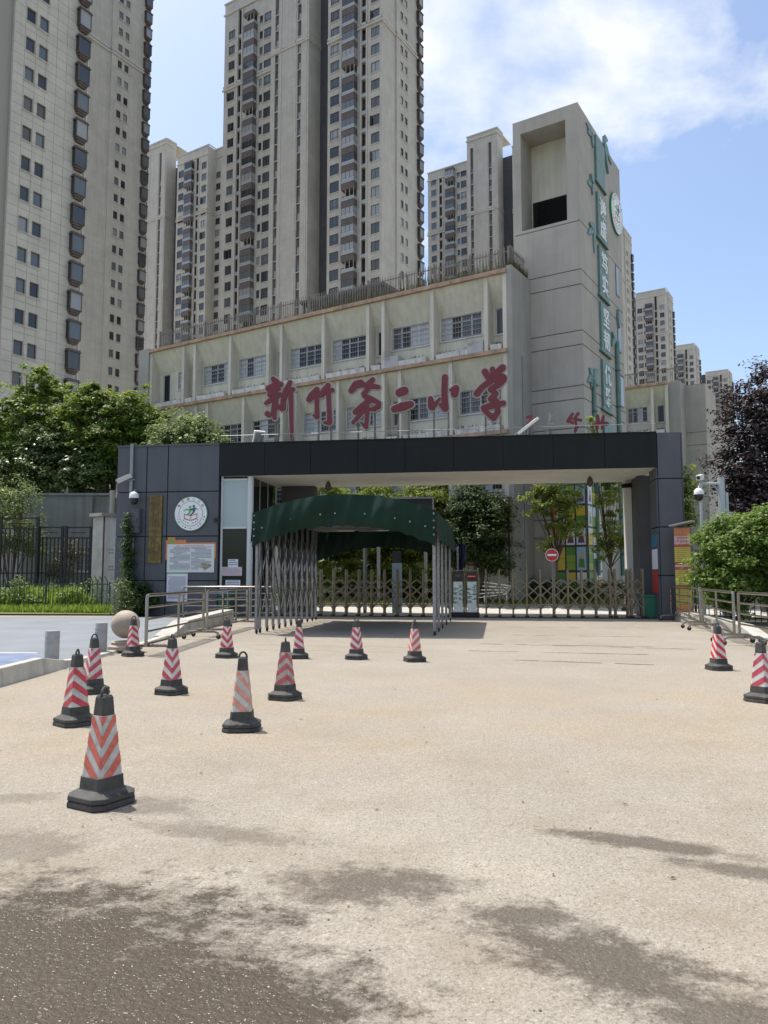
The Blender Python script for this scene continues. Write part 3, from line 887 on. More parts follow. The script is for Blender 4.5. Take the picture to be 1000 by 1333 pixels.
def school_floor(P, fins, z0, z1, seed, x0=None, windows=True, rd=RD, depth_wall=True):
    rn = random.Random(seed)
    xa, xb = fins[0], fins[-1]
    zl = z1 - .2
    # ledge stones
    L0 = xa - .1
    while L0 < xb + .1:
        L1 = min(L0 + 2.2, xb + .12)
        MB().box(L0 + .008, L1, -.16, .2, zl, z1).build('ledge', orange, P, bevel=.012)
        L0 = L1
    for f in fins:
        MB().hexa([(f - .1, 0, z0), (f + .1, 0, z0), (f + .1, rd + .05, z0), (f - .1, rd + .05, z0),
                   (f - .1, 0, zl), (f + .1, 0, zl), (f + .1, rd + .05, zl), (f - .1, rd + .05, zl)]).build('fin', fin_m, P)
    head = z0 + 2.36; sill = z0 + 1.12
    for fa, fb in zip(fins[:-1], fins[1:]):
        xl, xr = fa + .1, fb - .1
        MB().hexa([(xl, rd, head), (xr, rd, head), (xr, rd + .2, head), (xl, rd + .2, head),
                   (xl, .03, zl), (xr, .03, zl), (xr, .3, zl), (xl, .3, zl)]).build('hood', cream, P)
        wide = xr - xl > 1.8
        if fa < -23 and z0 > 12:
            hs = [(.35, 1.0, .35, 2.3), (1.75, 2.4, 1.15, 2.3)]
        elif wide:
            hs = [(.1, xr - xl - .42, 1.12, 2.36 - .04)]
        else:
            hs = [(.12, xr - xl - .22, .98, 2.3)]
        wall_holes(xr - xl, z0 - .2, head, [(a_, b_, c_ + z0, d_ + z0) for a_, b_, c_, d_ in hs], .2).build('wall', cream, P, loc=(xl, rd, 0))
        if windows:
            for i, (a_, b_, c_, d_) in enumerate(hs):
                if wide and not (fa < -23 and z0 > 12):
                    school_window(P, xl + a_, rd, z0 + c_, b_ - a_, d_ - c_, 4, rn)
                elif fa < -23 and z0 > 12 and i == 1:
                    school_window(P, xl + a_, rd, z0 + c_, b_ - a_, d_ - c_, 1, rn)
                else:
                    school_window(P, xl + a_, rd, z0 + c_, b_ - a_, d_ - c_, 1, rn, 'plain')
            # planter troughs on the ledge
            q = xl + .12
            while q < xr - .3:
                q2 = min(q + rn.uniform(1.0, 1.35), xr - .1)
                if q2 - q > .25:
                    tz = rn.uniform(-.02, .02)
                    tr = MB().hexa([(q, .02, z0), (q2, .02, z0), (q2, .32, z0), (q, .32, z0),
                                    (q - .02, -.02, z0 + .30 + tz), (q2 + .0, -.02, z0 + .30 - tz), (q2, .36, z0 + .30 - tz), (q - .02, .36, z0 + .30 + tz)]).build('planter', planter_m, P, bevel=.015)
                    wd = MB()
                    for _ in range(26):
                        bx = rn.uniform(q + .05, q2 - .05); by = rn.uniform(.05, .3); hh = rn.uniform(.04, .2); l = rn.uniform(-.06, .06)
                        wd.quad([(bx - .02, by, z0 + .28), (bx + .02, by, z0 + .28), (bx + l + .008, by - .03, z0 + .28 + hh), (bx + l - .008, by - .03, z0 + .28 + hh)])
                    wd.build('weeds', weed_m, tr)['kind'] = 'stuff'
                q = q2 + .03
weed_m = leafmat('dry_weeds', (0.10, 0.09, 0.045), (0.06, 0.075, 0.03), (0.16, 0.13, 0.07))
school_floor(S, TOPF, ZF[3], ZF[4], 11)
school_floor(S, THF, ZF[2], ZF[3], 12)
school_floor(S, SEF, ZF[1], ZF[2], 13)
MB().box(-24.65, .05, .0, .4, .0, ZF[1] - .2).build('wall', cream, S)
# body, end walls, roof
MB().box(-24.6, .0, 1.6, 13, 0, 16.1).build('body', grey_m, S)
MB().box(-25.7, -24.76, -.12, 12, 0, 16.35).build('end_pier', grey_m, S)
MB().box(.16, .42, -.02, 2.43, 0, 16.4).build('end_wall', grey_m, S)
MB().box(-24.6, .15, .22, 1.6, 15.95, 16.22).build('roof_edge', concrete, S)
for y in (2.2,):
    MB().tube([(.45, y - 1.0, 1.2), (.45, y - 1.0, 12.2)], .05).build('drainpipe', galv, S)
# roof fence of square pickets
fence_m = pm('fence_grey', (0.20, 0.18, 0.155), 0.7, var=0.3, vscale=3)
RFZ = 16.25
F1 = thing('roof_fence', 'grey picket fence along the edge of the school roof', 'fence', sw(0, 0, 0), -TH)
pk = MB().box(-.02, .02, -.015, .015, .18, 1.2).hexa([(-.02, -.015, 1.2), (.02, -.015, 1.2), (.02, .015, 1.2), (-.02, .015, 1.2), (-.003, -.003, 1.3), (.003, -.003, 1.3), (.003, .003, 1.3), (-.003, .003, 1.3)]).mesh('picket', fence_m)
for i in range(150):
    link('picket', pk, F1, (-24.4 + i * .163, .45, RFZ))
post = MB().box(-.045, .045, -.045, .045, 0, 1.32).mesh('post', fence_m)
for i in range(13):
    link('post', post, F1, (-24.4 + i * 2.04, .49, RFZ))
for z in (.25, 1.05):
    MB().box(-24.45, .1, .47, .50, RFZ + z, RFZ + z + .045).build('rail', fence_m, F1)
for i in range(16):
    link('picket', pk, F1, (.12, .6 + i * .16, RFZ + .15), R(90))
MB().box(.1, .14, .5, 3.1, RFZ + 1.2, RFZ + 1.25).box(.1, .14, .5, 3.1, RFZ + .4, RFZ + .44).build('rail', fence_m, F1)
mb = MB(); rn = random.Random(5)
for _ in range(2600):
    x = rn.uniform(-24.3, 0); y = rn.uniform(.1, .9); h = abs(rn.gauss(.18, .16)) + .05
    h *= (1.7 if x > -11 else .8)
    l = rn.uniform(-.1, .1)
    mb.quad([(x - .018, y, RFZ - .04), (x + .018, y, RFZ - .04), (x + l + .004, y - .03, RFZ + h), (x + l - .004, y - .03, RFZ + h)])
for _ in range(500):
    x = rn.uniform(.0, .3); y = rn.uniform(.4, 3); h = rn.uniform(.1, .7); l = rn.uniform(-.1, .1)
    mb.quad([(x - .018, y, RFZ + .1), (x + .018, y, RFZ + .1), (x + l + .004, y - .03, RFZ + .1 + h), (x + l - .004, y - .03, RFZ + .1 + h)])
o = mb.build('roof_grass', weed_m, loc=sw(0, 0), rz=-TH)
struct(o, 'stuff', 'dry grass growing along the school roof edge behind the fence')
# pergola on the roof
pg = thing('roof_pergola', 'dark flat roofed pergola on the school roof', 'pergola', sw(0, 0, 16.2), -TH)
PX = (-15.2, -9.0); dark_m = pm('dark_metal', (0.05, 0.055, 0.055), 0.5)
MB().hexa([(PX[0], 3.5, 2.35), (PX[1], 3.5, 2.35), (PX[1], 6.5, 2.35), (PX[0], 6.5, 2.35), (PX[0], 3.5, 2.55), (PX[1], 3.5, 2.55), (PX[1], 6.5, 2.55), (PX[0], 6.5, 2.55)]).build('roof', dark_m, pg)
for x in (PX[0] + .2, -12.1, PX[1] - .2):
    for y in (3.7, 6.3):
        MB().box(x - .08, x + .08, y - .08, y + .08, 0, 2.35).build('post', dark_m, pg)
for i in range(18):
    x = PX[0] + .4 + i * .32
    MB().box(x, x + .05, 6.0, 6.2, .2, 2.3).build('slat', fence_m, pg)
# air conditioners on the ledge
def air_con(label, x, z0):
    A_ = thing('air_conditioner', label, 'air conditioner', sw(x, .12, z0), -TH, 'outdoor air conditioning units on the school ledge')
    MB().box(-.42, .42, -.15, .2, 0.02, .62).build('case', pm('air_con_case', (.42, .42, .40), .5, var=.15, vscale=6), A_, bevel=.02)
    o = MB()
    for r_ in (.06, .11, .16, .21, .25):
        pts = [(-.1 + r_ * math.cos(t * math.pi / 10), -.165, .32 + r_ * math.sin(t * math.pi / 10)) for t in range(21)]
        o.tube(pts, .006, 4)
    o.build('fan_grille', galv, A_)
    MB().lathe([(.25, 0), (.25, .01)], 20).build('fan', pm('fan_dark', (.12, .12, .12), .6), A_).rotation_euler = (R(90), 0, 0)
    A_.children[-1].location = (-.1, -.152, .32)
air_con('pale air conditioner on the upper ledge near the grey tower', -1.5, ZF[3])
air_con('pale air conditioner on the upper ledge above the red character 二', -6.3, ZF[3])

# ------------------------------------------------------------------ grey stair tower
TX0, TX1, TY0, TY1, TZ = -.40, 3.04, 2.44, 10.0, 25.0
K = thing('stair_tower', 'tall plain grey school tower with open niche at its top', 'tower', sw(0, 0, 0), -TH)
tg = pm('tower_grey_render', (0.41, 0.385, 0.335), 0.88, var=0.16, vscale=0.45, streak=0.14, bump=0.15, bscale=25)
joints = [1.2, 4.3, 8.0, 8.7, 10.1, 10.75, 12.75, 13.45, 15.75, 16.5, 18.95]
zz = [0] + joints
for za, zb in zip(zz[:-1], zz[1:]):
    MB().box(TX0, TX1, TY0, TY1, za, zb - .05).build('course', tg, K)
    MB().box(TX0 + .035, TX1 - .035, TY0 + .035, TY1 - .035, zb - .05, zb).build('joint', pm('groove', (.16, .155, .14), .9), K)
NX0, NX1, NZ0, NZ1, ND = .02, 2.40, 19.1, 24.3, 1.5
MB().box(TX0, TX1, TY0, TY1, 18.95, NZ0).build('course', tg, K)
MB().box(TX0, NX0, TY0, TY1, NZ0, TZ).build('niche_pier', tg, K)
MB().box(NX1, TX1, TY0, TY1, NZ0, TZ).build('niche_pier', tg, K)
MB().box(NX0, NX1, TY0, TY1, NZ1, TZ).build('niche_lintel', tg, K)
MB().box(NX0, NX1, TY0 + ND, TY1, NZ0, NZ1).build('niche_back', cream, K)
MB().box(NX0 + .05, NX1, TY0 + ND - .018, TY0 + ND - .004, NZ0 + .01, NZ0 + 2.1).build('louvre_backing', pm('louvre_dark', (.006, .006, .006), .9), K)
lv = pm('louvre', (0.010, 0.010, 0.010), .7)
for i in range(20):
    z = NZ0 + .05 + i * .1
    MB().hexa([(NX0 + .3, TY0 + ND - .14, z), (NX1 - .02, TY0 + ND - .14, z), (NX1 - .02, TY0 + ND - .02, z + .06), (NX0 + .3, TY0 + ND - .02, z + .06),
               (NX0 + .3, TY0 + ND - .14, z + .02), (NX1 - .02, TY0 + ND - .14, z + .02), (NX1 - .02, TY0 + ND - .02, z + .08), (NX0 + .3, TY0 + ND - .02, z + .08)]).build('louvre', lv, K)
# windows slits on the right face
RF = sw(TX1, TY0)
def rf(px, py):
    return onface((RF.x, RF.y), gb, px, py)
RFF = thing('bamboo_relief', 'green bamboo relief with leaves and white characters on the grey tower', 'relief', sw(TX1, TY0, 0), -TH + R(90))
teal = pm('bamboo_teal', (0.13, 0.235, 0.21), 0.5, var=0.2, vscale=2.5)
teal_d = pm('bamboo_teal_dark', (0.055, 0.12, 0.10), 0.5)
whitel = pm('letter_white', (0.72, 0.74, 0.72), 0.5)
def rpoly(pts, name, y1, mat, parent=None):
    return MB().prism([rf(*q) for q in pts], -y1, -.004).build(name, mat, parent or RFF)
segs = [((775, 180), (786, 193), (787, 254), (774, 238)), ((775.5, 250), (787.5, 264), (789, 326), (776, 310)),
        ((777, 317), (790, 333), (793, 402), (779.5, 385)), ((779, 391), (793, 405), (795.5, 471), (781, 457)), ((781.5, 466), (795.5, 478), (798, 545), (784, 533)), ((786, 545), (797, 552), (798, 600), (786, 596))]
chars = [None, '谦虚', '笃实', '坚韧', '优雅', None]
for i, (sg, ch) in enumerate(zip(segs, chars)):
    P4 = [rf(*q) for q in sg]
    s0 = min(p[0] for p in P4); s1 = max(p[0] for p in P4)
    zt = sum(p[1] for p in P4[:2]) / 2; zb = sum(p[1] for p in P4[2:]) / 2
    s0, s1 = 2.5 + i * .06, 4.35 + i * .06
    w_ = .14
    pl = MB().prism([(s0 + w_, zt - .06), (s1 - w_, zt - .06), (s1 - w_ - .02, zb + .25), (s1, zb + .06), (s0, zb + .06), (s0 + w_ + .02, zb + .25)], -.12, -.004).build('bamboo_segment', teal, RFF)
    MB().prism([(s0 - .02, zb), (s1 + .02, zb), (s1 + .02, zb + .058), (s0 - .02, zb + .058)], -.15, -.004).build('node', teal_d, RFF)
    if ch:
        hh = zt - zb
        for j, c_ in enumerate(ch):
            text_obj('character', c_, 1.08, .02, whitel, RFF, ((s0 + s1) / 2, -.145, zt - .25 - (hh - .35) * (.25 + .5 * j)), bold=.02, sx=1.05)
def leaf_at(pa, pt, w=.34):
    (sa_, za), (st_, zt_) = rf(*pa), rf(*pt)
    L_ = math.hypot(st_ - sa_, zt_ - za); ca, sa = (st_ - sa_) / L_, (zt_ - za) / L_
    pts = []
    for t, k in ((0, .15), (.2, .7), (.45, 1), (.75, .62), (1, 0), (.75, -.62), (.45, -1), (.2, -.7), (0, -.15)):
        x_, y_ = t * L_, k * w / 2
        pts.append((sa_ + x_ * ca - y_ * sa, za + x_ * sa + y_ * ca))
    dy = random.uniform(.06, .14)
    MB().prism(pts, -dy, -.004).build('bamboo_leaf', teal, RFF)
for c_, tips in (((770, 173), ((762, 160), (764, 172), (771, 193))), ((784, 178), ((790, 184), (790, 227), (795, 215))), ((771, 239), ((764, 238), (767, 227), (770, 254))),
                 ((773, 297), ((764, 304), (766, 291), (773, 330))), ((803, 403), ((805, 411), (804, 428))), ((799, 440), ((795, 433), (795, 450), (807, 461))),
                 ((771, 489), ((766, 479), (764, 497), (777, 481), (779, 503), (773, 506), (768, 505)))):
    for t_ in tips: leaf_at(c_, t_, .4)
for (xa, ya, xb, yb_, r_) in ((771.5, 495, 772.5, 600, .11), (801.5, 446, 804.5, 600, .13)):
    sa, za = rf(xa, ya); sb, zb = rf(xb, yb_)
    sm = (sa + sb) / 2
    MB().tube([(sm, -.1, za), (sm, -.1, 1.6)], r_, 10).build('bamboo_stem', teal, RFF, smooth=True)
    z = za - 1.6
    while z > 2:
        MB().lathe([(r_ + .03, -.03), (r_ + .05, 0), (r_ + .03, .03)], 10, (sm, -.1, z)).build('node', teal_d, RFF)
        z -= 2.0
slit_f = pm('slit_frame', (.10, .11, .12), .5)
for (px_, pt, pb_) in ((803, 347, 386), (805.5, 418, 458), (809, 490, 530)):
    s, zt = rf(px_, pt); s2, zb = rf(px_ + 1, pb_)
    wdo = MB().box(s - .34, s + .34, -.03, .06, zb, zt).build('window', slit_f, K, loc=(TX1, TY0, 0), rz=R(90))
    MB().quad([(s - .28, -.034, zb + .06), (s + .28, -.034, zb + .06), (s + .28, -.034, zt - .06), (s - .28, -.034, zt - .06)]).build('pane', glass[2], wdo)
# round emblem
def emblem(name, label, cat, loc, rz, Rr, rim=.002):
    E_ = thing(name, label, cat, loc, rz)
    grn = pm('emblem_green', (.03, .20, .08), .5); red = pm('emblem_red', (.42, .05, .06), .5); navy = pm('emblem_teal', (.01, .10, .10), .5)
    wht = pm('emblem_white', (.74, .75, .74), .45); lg = pm('emblem_light_green', (.10, .34, .10), .5); pur = pm('emblem_purple', (.22, .08, .16), .5)
    def disc(r_, y0, y1, m, nm):
        MB().prism([(r_ * math.cos(k * math.pi / 32), r_ * math.sin(k * math.pi / 32)) for k in range(64)], y0, y1).build(nm, m, E_)
    disc(Rr, -.06, rim - .004, grn, 'rim'); disc(Rr * .965, -.064, -.03, wht, 'disc')
    disc(Rr * .725, -.067, -.04, grn, 'ring'); disc(Rr * .70, -.070, -.05, wht, 'centre')
    def pl(pts, m, nm, y=-.074):
        MB().prism([(x * Rr, z * Rr) for x, z in pts], y, -.06).build(nm, m, E_)
    # open book
    for sg in (-1, 1):
        pl([(sg * .02, -.42), (sg * .40, -.30), (sg * .40, .02), (sg * .02, -.10)], red, 'book', -.073)
        pl([(sg * .045, -.36), (sg * .355, -.25), (sg * .355, -.04), (sg * .045, -.14)], wht, 'book_page', -.076)
    # two running figures
    for dx, m, sc, y in ((-.10, lg, .9, -.077), (.12, navy, 1.0, -.080)):
        hx, hz = dx + .06, .43 * sc
        pl([(hx + .07 * math.cos(k * .5236), hz + .07 * math.sin(k * .5236)) for k in range(12)], m, 'figure_head', y)
        pl([(dx - .12, .26 * sc), (dx + .10, .36 * sc), (dx + .16, .20), (dx + .06, .02), (dx - .12, -.12), (dx - .20, -.10), (dx - .02, .06), (dx + .02, .18), (dx - .16, .20)], m, 'figure_body', y - .001)
        pl([(dx + .08, .30), (dx + .30, .22), (dx + .30, .26), (dx + .10, .36)] if dx > 0 else [(dx - .10, .24), (dx - .34, .14), (dx - .33, .19), (dx - .12, .31)], m, 'figure_arm', y - .002)
    for k, c_ in enumerate('新竹第二小学'):
        a_ = R(148 - k * 23.2)
        o = text_obj('character', c_, Rr * .17, .002, red, E_, (Rr * .84 * math.cos(a_), -.07, Rr * .84 * math.sin(a_)))
    for k in range(15):
        a_ = R(193 + k * 11)
        if k in (8, 9): continue
        x, z = .84 * Rr * math.cos(a_), .84 * Rr * math.sin(a_); t = Rr * (.022 + .012 * (k % 3))
        MB().box(x - t, x + t, -.068, -.06, z - t * .7, z + t * .7).build('mark', pur, E_)
    for k in range(7):
        a_ = R(222 + k * 16)
        if k == 3: continue
        x, z = .56 * Rr * math.cos(a_), .56 * Rr * math.sin(a_); t = Rr * .045
        MB().prism([(x - t, z), (x, z + t * .9), (x + t, z + t * .3), (x + t * .2, z - t * .8)], -.075, -.06).build('mark', grn, E_)
    return E_
s, z = rf(801, 279)
emblem('round_emblem', 'round white emblem with green rim high on the grey tower', 'emblem', sw(TX1 + .05, TY0 + s, z), -TH + R(90), 1.17, .05)

# mosaic of pictures wrapped round the foot of the tower
MO = thing('picture_mosaic', 'bright grid of yellow, green and picture panels round the tower corner', 'mosaic', sw(TX1, TY0, 0), -TH)
mc = {'w': (.68, .70, .70), 'g': (.22, .36, .03), 'd': (.03, .10, .04), 'G': (.08, .24, .04), 'y': (.62, .45, .04), 'b': (.32, .48, .66), 'k': (.03, .03, .04), 's': (.60, .66, .72)}
mcm = {k: pm('mosaic_' + n_, v, .4) for (k, v), n_ in zip(mc.items(), ('white', 'lime', 'dark_green', 'green', 'yellow', 'blue', 'black', 'pale_blue'))}
skin_m = pm('mosaic_skin', (.55, .34, .24), .5); purple_m = pm('mosaic_purple', (.16, .05, .16), .5); redm = pm('mosaic_red', (.5, .07, .06), .5)
def mface(side):
    # side 'f': front face (x from -1.55..0), 'r': right face (0..2.3)
    cols = {'f': [(-1.50, -1.08), (-1.00, -.58), (-.50, -.05)], 'r': [(.05, .70), (.79, 1.40), (1.49, 2.1)]}[side]
    rows = [(1.0, 1.74), (1.84, 2.94), (3.04, 3.84), (3.94, 4.9), (5.0, 5.9)]
    rz = 0 if side == 'f' else R(90)
    pat = {'f': ['sws', 'ygb', 'wwp', 'wgG', 'bwb'], 'r': ['wgy', 'gdw', 'ywb', 'pgw', 'wgb']}[side]
    x0, x1 = cols[0][0], cols[-1][1]
    MB().box(x0 - .03, x1 + .03, -.04, -.003, .95, 5.95).build('backing', mcm['k'], MO, rz=rz)
    for (za, zb), pt in zip(rows, pat):
        for (xa, xb), c_ in zip(cols, pt):
            if c_ in 'pb' or (c_ == 'w' and random.random() < .4):
                p_ = MB().box(xa, xb, -.06, -.041, za, zb).build('picture_panel', mcm['s' if c_ == 'p' else ('b' if c_ == 'b' else 'w')], MO, rz=rz)
                cx = (xa + xb) / 2; h = zb - za
                MB().prism([(cx - .16, za + .12 * h), (cx + .16, za + .12 * h), (cx + .11, za + .5 * h), (cx - .11, za + .5 * h)], -.064, -.06).build('print', random.choice((purple_m, mcm['G'], mcm['d'])), p_)
                MB().prism([(cx + .1 * math.cos(k * .628), za + .62 * h + .1 * math.sin(k * .628)) for k in range(10)], -.066, -.06).build('print', random.choice((skin_m, mcm['y'])), p_)
            else:
                n = random.choice((2, 3)); cs = [c_] + random.choices('wgGy', k=2)
                for k in range(n):
                    MB().box(xa, xb, -.06, -.041, za + (zb - za) * k / n + .008, za + (zb - za) * (k + 1) / n - .008).build('panel', mcm[cs[k]], MO, rz=rz)
mface('f'); mface('r')
# surface pipes on the tower
pp = thing('wall_pipes', 'thin grey pipes running over the foot of the grey tower', 'pipe', sw(TX0, TY0, 0), -TH)
MB().tube([(.25, -.08, .4), (.25, -.08, 2.6), (.12, -.08, 3.0), (.12, -.08, 8.5)], .06, 8).build('downpipe', galv, pp)
MB().tube([(.3, -.06, 3.9), (.6, -.06, 3.9), (.6, -.06, 3.4), (1.6, -.06, 3.4)], .04, 8).build('branch_pipe', galv, pp)
om = pm('orange_sign', (.55, .20, .05), .6)
og = thing('orange_wall_sign', 'narrow orange upright sign on the grey tower behind young tree', 'sign', sw(1.45, TY0, 3.6), -TH)
MB().box(-.14, .14, -.06, -.004, 0, 2.2).build('board', om, og)

# ------------------------------------------------------------------ right wing and its stair block
w0 = atZ(866, 498, 16.2)
Wg = thing('school_wing', 'cream school wing with orange ledge seen right of the grey tower', 'building', (w0.x, w0.y, 0), -TH)
wf = [-6.2, -3.2, -1.0, .05]
school_floor(Wg, wf, ZF[3], ZF[4], 31)
school_floor(Wg, [-6.2, -3.2, -2.2, .05], ZF[2], ZF[3], 32)
MB().box(-6.2, .05, .3, .6, 0, ZF[2] - .21).build('wall', cream, Wg)
MB().box(-6.2, .0, 1.6, 9, 0, 16.1).build('body', grey_m, Wg)
MB().box(.16, 1.0, .3, 9, 0, 16.3).build('end_wall', grey_m, Wg)
pgl = MB()
for i in range(56):
    pgl.box(-6.2 + i * .13, -6.2 + i * .13 + .035, .5, .53, 16.25, 17.4)
pgl.box(-6.2, 1.0, .48, .55, 17.3, 17.36)
o = pgl.build('roof_fence_pickets', fence_m, Wg); o['kind'] = 'stuff'
bl = atZ(918, 500, 16.2)
Bk = thing('stair_block', 'plain grey stair block standing at the end of the right school wing', 'building', (bl.x, bl.y, 0), -TH)
zz = [0, 3.6, 4.6, 7.6, 8.7, 11.6, 12.6, 16.3]
for za, zb in zip(zz[:-1], zz[1:]):
    MB().box(-1.75, 0, 0, 4.6, za, zb - .05).build('course', tg, Bk)
    MB().box(-1.72, -.03, .03, 4.57, zb - .05, zb).build('joint', pm('groove', (.16, .155, .14), .9), Bk)
MB().box(-2.4, -1.75, 1.0, 4.5, 0, 16.0).build('slot_wall', pm('slot_dark', (.10, .10, .10), .8), Bk)

# ================================================================== GATE PORTAL
ZT, ZB = 6.68, 5.42
slate_m = pm('portal_grey_panel', (0.088, 0.094, 0.105), 0.55, var=0.12, vscale=0.8, streak=0.15, spec=0.4)
fascia_m = pm('fascia_dark_green', (0.010, 0.013, 0.013), 0.6, var=0.2, vscale=0.8, streak=0.2, spec=0.25)
back_m = pm('portal_joint', (0.02, 0.02, 0.022), 0.8)
soffit_m = pm('soffit_white', (0.72, 0.69, 0.62), 0.8, var=0.1, vscale=1, streak=.1)
G_ = thing('gate_portal', 'wide grey and dark green school gate portal with long flat beam', 'gate portal', PO, PA)
XL = pf(152, 690)[0]; XW = pf(285, 690)[0]; XC = pf(858, 690)[0]
def panel_grid(P, xs, zs, y, mat, gap=.02, th=.05, name='panel'):
    for xa, xb in zip(xs[:-1], xs[1:]):
        for za, zb in zip(zs[:-1], zs[1:]):
            MB().box(xa + gap, xb - gap, y - th, y - .002, za + gap, zb - gap).build(name, mat, P, bevel=.006)
xs = [XL, pf(190, 690)[0], pf(217.7, 690)[0], XW]
zs = [0, pf(250, 756)[1], pf(250, 698)[1], pf(250, 640)[1], ZT]
panel_grid(G_, xs, zs, 0, slate_m)
MB().box(XL + .01, XW - .01, 0, 5.2, 0, ZT - .03).build('wall_core', back_m, G_)
MB().box(XL - .04, XW, -.09, 5.2, ZT - .02, ZT + .05).build('coping', slate_m, G_)
# left flank of the logo wall
panel_grid_side = [0, 1.7, 3.4, 5.1]
for ya, yb_ in zip(panel_grid_side[:-1], panel_grid_side[1:]):
    for za, zb in zip(zs[:-1], zs[1:]):
        MB().box(XL - .045, XL - .002, ya + .02, yb_ - .02, za + .02, zb - .02).build('panel', slate_m, G_)
# right column
zs = [0, pf(872, 749)[1], pf(872, 686)[1], pf(872, 623)[1], ZT + .02]
panel_grid(G_, [XC, 0], zs, 0, slate_m)
MB().box(XC + .01, -.01, 0, 1.3, 0, ZT).build('column_core', back_m, G_)
for za, zb in zip(zs[:-1], zs[1:]):
    MB().box(XC - .045, XC - .002, .0, 1.28, za + .02, zb - .02).build('panel', slate_m, G_)
    MB().box(.002, .045, .0, 1.28, za + .02, zb - .02).build('panel', slate_m, G_)
# beam: fascia panels, soffit, top
nx = 9
for i in range(nx):
    xa = XW + (XC - XW) * i / nx; xb = XW + (XC - XW) * (i + 1) / nx
    MB().box(xa + .006, xb - .006, -.06, -.002, ZB, ZT).build('fascia_panel', fascia_m, G_, bevel=.004)
MB().box(XW + .01, XC - .01, 0, 4.25, ZB + .05, ZT - .02).build('beam_core', back_m, G_)
MB().box(XW + .02, XC - .02, .02, 4.2, ZB + .01, ZB + .045).build('soffit', soffit_m, G_)
MB().box(XW, XC, -.08, 4.3, ZT + .0, ZT + .045).build('beam_coping', fascia_m, G_)
# inner legs at the back of the portal
leg_m = pm('portal_leg_dark', (0.075, 0.075, 0.078), 0.7, var=.15, vscale=1)
MB().box(XC - .30, XC + 1.2, 2.2, 4.2, 0, ZB).build('inner_leg', leg_m, G_)
MB().box(XC - .55, XC - .31, 3.6, 4.2, 0, ZB).build('inner_leg_edge', pm('leg_white', (.62, .6, .55), .7), G_)
MB().box(XW + 1.45, XW + 2.9, 3.6, 4.2, 0, ZB).build('inner_leg', leg_m, G_)
# thin cable rail along the beam top
tr = MB()
tr.tube([(XW, .05, ZT + .35), (XC, .05, ZT + .35)], .012, 5)
for i in range(18):
    x = XW + (XC - XW) * i / 17
    tr.tube([(x, .05, ZT + .04), (x, .05, ZT + .35)], .012, 5)
tr.build('lightning_rail', galv, G_)

# guard booth behind the left end of the beam
Bo = thing('guard_booth', 'glazed guard booth with white frames under the left end of the beam', 'guard booth', pw(XW, 0), PA)
frame_w = pm('booth_frame', (.52, .55, .55), .4)
frost = pm('frosted_glass', (.36, .43, .43), .35, spec=.5)
darkg = pm('booth_glass', (.012, .02, .016), .06, spec=.35)
bw = 1.18
MB().box(0.03, .11, .1, .2, 0, ZB).build('frame_post', frame_w, Bo)
MB().tube([(bw + .02, .16, 0), (bw + .02, .16, ZB)], .12, 14).build('round_post', frame_w, Bo, smooth=True)
for z in (1.05, 3.42, ZB - .12):
    MB().box(.11, bw - .1, .11, .19, z - .04, z + .04).build('frame_rail', frame_w, Bo)
MB().box(.11, bw - .1, .14, .17, 3.46, ZB - .16).build('pane', frost, Bo)
MB().box(.11, bw - .1, .14, .17, 1.09, 3.38).build('pane', darkg, Bo)
MB().box(.11, bw - .1, .12, .18, 0, 1.01).build('apron', slate_m, Bo)
MB().box(.02, bw - .2, 2.0, 2.1, 0, ZB).build('inner_wall', pm('booth_inside', (.10, .11, .10), .8), Bo)
# side glazing going back
for i in range(3):
    ya = .3 + i * 1.1
    MB().box(bw - .05, bw, ya, ya + .06, 0, ZB).build('frame_post', frame_w, Bo)
    MB().box(bw - .04, bw - .01, ya + .06, ya + 1.1, 1.1, 3.4).build('pane', darkg, Bo)
    MB().box(bw - .04, bw - .01, ya + .06, ya + 1.1, 3.48, ZB).build('pane', darkg, Bo)
    MB().box(bw - .06, bw + .0, ya + .06, ya + 1.1, 3.4, 3.48).build('frame_rail', frame_w, Bo)
    MB().box(bw - .05, bw, ya + .06, ya + 1.1, 0, 1.1).build('apron', slate_m, Bo)
MB().box(.2, bw - .12, 2.3, 3.4, ZB - .05, ZB).build('ceiling', white_paint, Bo)
# papers stuck on the booth glass
paper = pm('paper_white', (.66, .68, .75), .6, var=.05); pinkp = pm('paper_pink', (.55, .46, .50), .6, var=.06, vscale=12)
ink = pm('printed_ink', (.16, .16, .20), .7)
def sheet(name, label, cat, x0, x1, z0, z1, y, mat, lines=0, rz=0, group=None, cols=1, seed=0, inkm=None):
    T = thing(name, label, cat, pw(x0, y, z0), PA, group)
    w, h = x1 - x0, z1 - z0
    MB().box(0, w, -.012, -.002, 0, h).build('sheet', mat, T)
    if lines:
        rn = random.Random(seed); m = MB()
        for c_ in range(cols):
            ca, cb = w * (.06 + c_ * (.9 / cols)), w * (.04 + (c_ + 1) * (.9 / cols))
            for i in range(lines):
                zz = h * (.9 - .82 * i / lines)
                x = ca + (rn.random() < .25) * .08 * w; t = h / lines * .38
                end = cb if rn.random() < .8 else ca + (cb - ca) * rn.uniform(.35, .9)
                while x < end - .01:
                    l = rn.uniform(.5, 2.5) * t
                    m.quad([(x, -.0145, zz - t), (min(x + l, end), -.0145, zz - t), (min(x + l, end), -.0145, zz), (x, -.0145, zz)])
                    x += l + t * .3
        m.build('print', inkm or ink, T)['kind'] = 'stuff'
    return T
def prect(xa, ya, xb, yb_, y=0):
    x0, z1 = pf(xa, ya, y); x1, z0 = pf(xb, yb_, y)
    return x0, x1, z0, z1
x0, x1, z0, z1 = prect(297, 728, 310, 738, .12)
